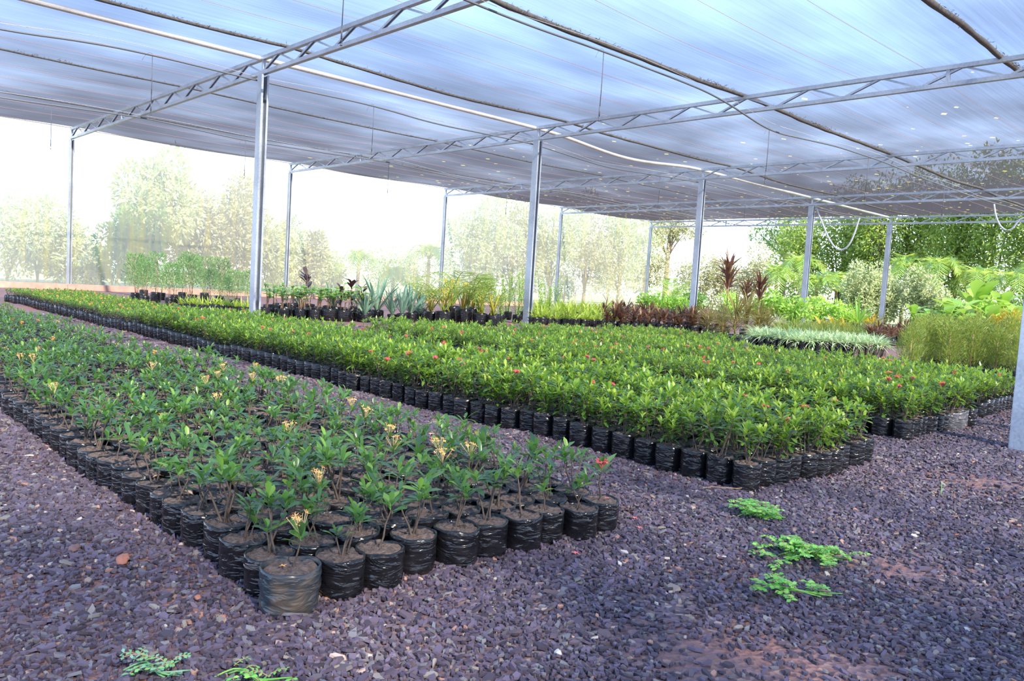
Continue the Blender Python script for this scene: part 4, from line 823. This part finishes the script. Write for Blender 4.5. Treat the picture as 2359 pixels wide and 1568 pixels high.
# feathery shrubs on the right
stock('feathery_shrub', 'potted plant', 'feathery green shrubs at the right', p_thuja, 5, 1700, pxs([(2092, 868, 1.0), (2122, 860, 1.05), (2150, 850, 1.1), (2180, 866, .95), (2205, 858, 1.1), (2232, 868, 1.1), (2262, 862, 1.1), (2290, 872, 1.0), (2320, 870, 1.1), (2345, 880, 1.0), (2110, 838, 1.1), (2145, 836, 1.15), (2180, 838, 1.2), (2215, 842, 1.15), (2250, 842, 1.2)]) , lrow('soft feathery green conifer like shrub in black bag'), (.10, .14))
stock('feathery_shrub_sunglow', 'potted plant', 'feathery shrubs with painted sun glow behind the green ones', lambda r_: p_thuja(r_, M_LEAF_GOLD), 3, 1750, pxs([(2285, 845, 1.1), (2318, 848, 1.2), (2345, 850, 1.2)]), lrow('feathery shrub in painted golden sun glow behind the green ones'), (.11, .14))  # golden leaf colour here stands in for backlit sun glow
stock('red_brown_shrub', 'potted plant', 'red brown low shrubs', p_redcord, 4, 1800, [tuple(gnd(2005 + 16 * k, 795 - r_ * 10)[:2]) + (1.0,) for k in range(8) for r_ in range(2)], lrow('red brown low shrub behind the cream striped plants'), (.10, .15))
stock('low_grassy_pot', 'potted plant', 'low grassy pots behind the spider plants', p_lowgrass, 4, 1850, [tuple(gnd(1800 + 17 * k + 3 * rs.randn(), 790 - r_ * 9)[:2]) + (1.1,) for k in range(12) for r_ in range(3)], lrow('low fine grassy green pot behind the cream striped plants'), (.09, .12))
stock('yucca_plant', 'potted plant', 'pointed leaf plants at the far right', p_yucca, 3, 1900, pxs([(1975, 768, 1.3), (1945, 766, 1.0), (2160, 764, 1.0)]), lrow('bright green pointed leaf plant near the far post'), (.12, .2))
stock('orange_leaved_plant', 'potted plant', 'yellow orange leaved plants', p_orange, 3, 1950, pxs([(1890, 768, 1.0), (1918, 766, 1.1), (1945, 772, .9), (1995, 768, 1.2), (2010, 770, 1.)]), lrow('yellow orange broad leaved plant behind the grassy pots'), (.12, .18))
stock('large_leaved_plant', 'potted plant', 'large leaved plants at the right', p_bigleaf, 4, 2000, pxs([(2180, 795, 1.0), (2212, 800, 1.2), (2240, 795, 1.5), (2270, 800, 1.1), (2300, 795, 1.3), (2335, 800, 1.2), (2100, 775, .9), (2135, 775, .9)]), lrow('large leaved bright green plant at the right'), (.13, .2))
# thin support stakes among the feathery shrubs
for px, py, h, lab in [(2312, 868, .55, 'thin wooden stake with tied cord at the right among the feathery shrubs'), (2222, 850, .55, 'dark thin stake among the feathery shrubs')]:
    c = gnd(px, py); pathobj('plant_stake', [(c[0], c[1], 0), (c[0], c[1], h * .5), (c[0] + .01, c[1], h)], .006, M_STEM_T if px > 2300 else M_WIRE, lab, 'stake', seg=5)

# ------------------------------------------------------------------ trees, palms and hedges outside
def tree(c, h, rad, lab, m, n, ls, seed, trunk=.09, base=.35, name='tree', cat='tree', group=None, nb=16, sub=(.36, .36, .28)):
    rs = np.random.RandomState(seed); t = thing(name, lab, cat, (c[0], c[1], 0), 0, group); H0 = h * base; bl = []
    for k in range(nb):
        d = unit(rs.randn(3)) * rs.rand() ** .4; bl.append(((d[0] * rad[0] * .75, d[1] * rad[1] * .75, H0 + (h - H0) * (.5 + .42 * d[2])), (rad[0] * sub[0], rad[1] * sub[1], (h - H0) * sub[2] * .8)))
    link('crown', blobcrown(rs, bl, n, ls, ls * .45).mesh('crown', m), t); g = G()
    g.tube([(0, 0, -.1), (.05, 0, H0), (0, .05, h * .75)], [trunk, trunk * .75, trunk * .3], 8)
    for b_, r_ in bl[:7]: g.tube([(0.04, 0, H0 * .9), tuple(np.array(b_) * [.5, .5, 1] * [1, 1, .85]), b_], [trunk * .4, trunk * .25, trunk * .1], 5)
    link('trunk', g.mesh('trunk', M_TRUNK), t); return t
def palm(c, th, nf, L, lab, seed, m=M_PALM, lean=0, elev=(.75, 1.45), droop=1.05, ll=.5, group=None, trunk=.09, nl=21):
    rs = np.random.RandomState(seed); t = thing('palm_tree', lab, 'palm', (c[0], c[1], 0), 0, group); g = G(); g.tube([(0, 0, -.1), (lean * .5, 0, th * .6), (lean, 0, th)], [trunk, trunk * .8, trunk * .7], 8); link('trunk', g.mesh('trunk', M_TRUNK), t)
    for k in range(nf):
        g = G(); frond(g, rs, (lean, 0, th), k * 2.4 + rs.randn() * .2, elev[0] + (elev[1] - elev[0]) * (k / nf), L * (.85 + .3 * rs.rand()), droop * (.8 + .4 * rs.rand()), nl, ll, .034 * (ll / .5) ** .5); link('frond', g.mesh('frond', [m, m]), t)
# beyond the side net (left and centre)
T = lambda px, X: atx(px, 660, X)[:2]
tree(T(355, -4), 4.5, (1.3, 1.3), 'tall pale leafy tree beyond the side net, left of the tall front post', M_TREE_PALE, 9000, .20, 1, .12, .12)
tree(T(300, -3.0), 2.9, (.9, 1.0), 'dark leaved bushy tree in front of the tall pale one beyond the net', M_TREE, 4000, .16, 2, .08, .05)
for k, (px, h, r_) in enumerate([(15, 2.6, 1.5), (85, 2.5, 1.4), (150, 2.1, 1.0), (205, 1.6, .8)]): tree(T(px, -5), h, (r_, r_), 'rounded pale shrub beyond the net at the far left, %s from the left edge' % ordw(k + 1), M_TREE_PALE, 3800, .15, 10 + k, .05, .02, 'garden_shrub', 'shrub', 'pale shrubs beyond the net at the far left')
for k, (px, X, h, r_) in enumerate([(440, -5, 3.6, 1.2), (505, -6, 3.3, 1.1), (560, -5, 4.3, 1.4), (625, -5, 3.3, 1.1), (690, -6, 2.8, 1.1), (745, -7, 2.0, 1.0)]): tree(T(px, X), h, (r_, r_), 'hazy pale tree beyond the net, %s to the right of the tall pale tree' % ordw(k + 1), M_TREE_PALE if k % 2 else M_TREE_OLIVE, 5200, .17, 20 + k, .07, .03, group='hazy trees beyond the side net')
palm(T(822, -5), 1.3, 12, 2.0, 'palm with arching fronds beyond the net, left of the centre', 31, lean=.1, ll=.45)
palm(T(985, -3), 1.6, 13, 2.1, 'feathery palm beyond the net behind the third side post', 32, ll=.5)
palm(T(905, -4), 0.8, 12, 1.6, 'low palm beyond the net left of the third side post', 33, ll=.45)
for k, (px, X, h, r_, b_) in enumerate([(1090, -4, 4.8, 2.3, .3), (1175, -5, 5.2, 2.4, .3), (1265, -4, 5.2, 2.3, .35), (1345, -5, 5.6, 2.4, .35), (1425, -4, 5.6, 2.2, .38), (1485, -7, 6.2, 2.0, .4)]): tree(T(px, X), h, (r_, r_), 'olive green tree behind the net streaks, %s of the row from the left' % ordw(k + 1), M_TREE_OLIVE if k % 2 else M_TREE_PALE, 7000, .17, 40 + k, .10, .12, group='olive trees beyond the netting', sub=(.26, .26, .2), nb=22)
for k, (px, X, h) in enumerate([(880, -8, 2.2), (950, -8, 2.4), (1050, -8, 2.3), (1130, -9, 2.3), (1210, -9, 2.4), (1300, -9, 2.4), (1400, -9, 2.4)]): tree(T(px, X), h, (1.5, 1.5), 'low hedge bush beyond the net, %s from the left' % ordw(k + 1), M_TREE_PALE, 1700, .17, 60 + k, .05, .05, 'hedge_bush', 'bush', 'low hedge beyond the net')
# beyond the far end, from the corner to the right
E_ = lambda px, Y: aty(px, 690, Y)[:2]
palm(E_(1545, 27), .5, 13, 2.1, 'young golden palm just right of the net corner post', 71, M_PALM, elev=(.5, 1.4), droop=.5, ll=.5)
palm(E_(1572, 29), .6, 10, 1.9, 'second young palm right of the net corner, farther back', 72, M_PALM, elev=(.4, 1.3), ll=.5)
for k, (px, Y, h, r_) in enumerate([(1610, 48, 4.2, 2.2), (1680, 50, 4.0, 2.6), (1750, 46, 4.4, 2.4)]): tree(E_(px, Y), h, (r_, r_), 'distant grey green bush below the bright sky gap, %s from the left' % ordw(k + 1), M_TREE_OLIVE, 4500, .2, 80 + k, .08, .05, 'distant_bush', 'bush', 'distant bushes in the sky gap')
tree(E_(1530, 40), 6.9, (3.0, 3.0), 'tree with hanging olive branches above the net corner', M_TREE_OLIVE, 3000, .20, 90, .2, .55, sub=(.22, .22, .16), nb=18)
tree(E_(1800, 36), 6.8, (3.2, 2.5), 'tree with dark leafy branches hanging right of the bright sky gap', M_TREE, 3200, .18, 91, .2, .52, sub=(.22, .22, .16), nb=18)
for k, (px, Y, h, r_, b_) in enumerate([(1850, 33, 6.6, 1.8, .1), (1935, 34, 7.4, 2.0, .1), (2020, 33, 7.4, 2.0, .1), (2105, 34, 7.6, 2.1, .1), (2190, 33, 7.4, 2.0, .1), (2275, 33, 7.6, 2.0, .1), (2360, 32, 7.4, 2.0, .1), (2440, 32, 7.4, 2.2, .1)]): tree(E_(px, Y), h, (r_, 1.6), 'tall dark green tree in the backdrop beyond the far end, %s from the left' % ordw(k + 1), M_TREE_B, 7000, .19, 100 + k, .14, b_, group='dark backdrop trees', nb=30)
for k, (px, Y, th, L) in enumerate([(1785, 28.5, 1.9, 2.0), (1880, 27.5, 1.5, 1.9), (1925, 29, 1.7, 1.9), (2080, 29.5, 2.4, 2.1), (2160, 28, 2.3, 2.1), (2255, 28, 1.9, 2.2), (2330, 27, 1.8, 2.2), (2400, 28, 2.4, 2.2), (1840, 30, 2.4, 2.0)]): palm(E_(px, Y), th, 12, L, 'sunlit feathery palm beyond the far end, %s from the left' % ordw(k + 1) if k < 8 else 'feathery palm behind the others, right of the sky gap', 120 + k, ll=.55, group='palms beyond the far end')
for k, (px, Y, h, r_) in enumerate([(1975, 26.8, 2.4, .9), (2040, 27, 2.9, 1.1), (2115, 27, 2.7, 1.0), (2170, 26.8, 1.8, .8)]): tree(E_(px, Y), h, (r_, r_ * .8), 'pale green bushy shrub around the far post, %s from the left' % ordw(k + 1), M_TREE_PALE, 5000, .12, 140 + k, .05, .05, 'pale_shrub', 'shrub', 'pale shrubs at the far end')
for k, (px, Y, h, r_) in enumerate([(1600, 27, 1.0, .8), (1680, 28, 1.0, .9), (1760, 26.5, 1.0, .8), (1830, 26.5, 1.1, .7), (1890, 26, 1.1, .6), (1940, 26, 1.0, .6), (2200, 26, 1.1, .8), (2260, 26, 1.3, .8), (2320, 25.6, 1.4, .9), (2385, 25.6, 1.4, .9)]): tree(E_(px, Y), h, (r_, r_ * .8), 'low leafy bush along the far end, %s from the left' % ordw(k + 1), M_LEAF_BRIGHT if k % 3 else M_TREE, 1500, .13, 160 + k, .04, .02, 'low_bush', 'bush', 'low bushes at the far end')
# big unseen trees added beyond the right side to shade the foreground
for k, (x_, y_, h, r_) in enumerate([(37, -13, 12.5, 3.4), (36.5, -7.5, 13.5, 3.4), (37.5, -3.2, 11.5, 3.0)]):
    tree((x_, y_), h, (r_, r_), 'tall unseen tree added for shade beyond the right side, %s from the near end' % ordw(k + 1), M_TREE, 5200, .34, 200 + k, .22, .3, group='added shade trees beyond the right side', nb=26)
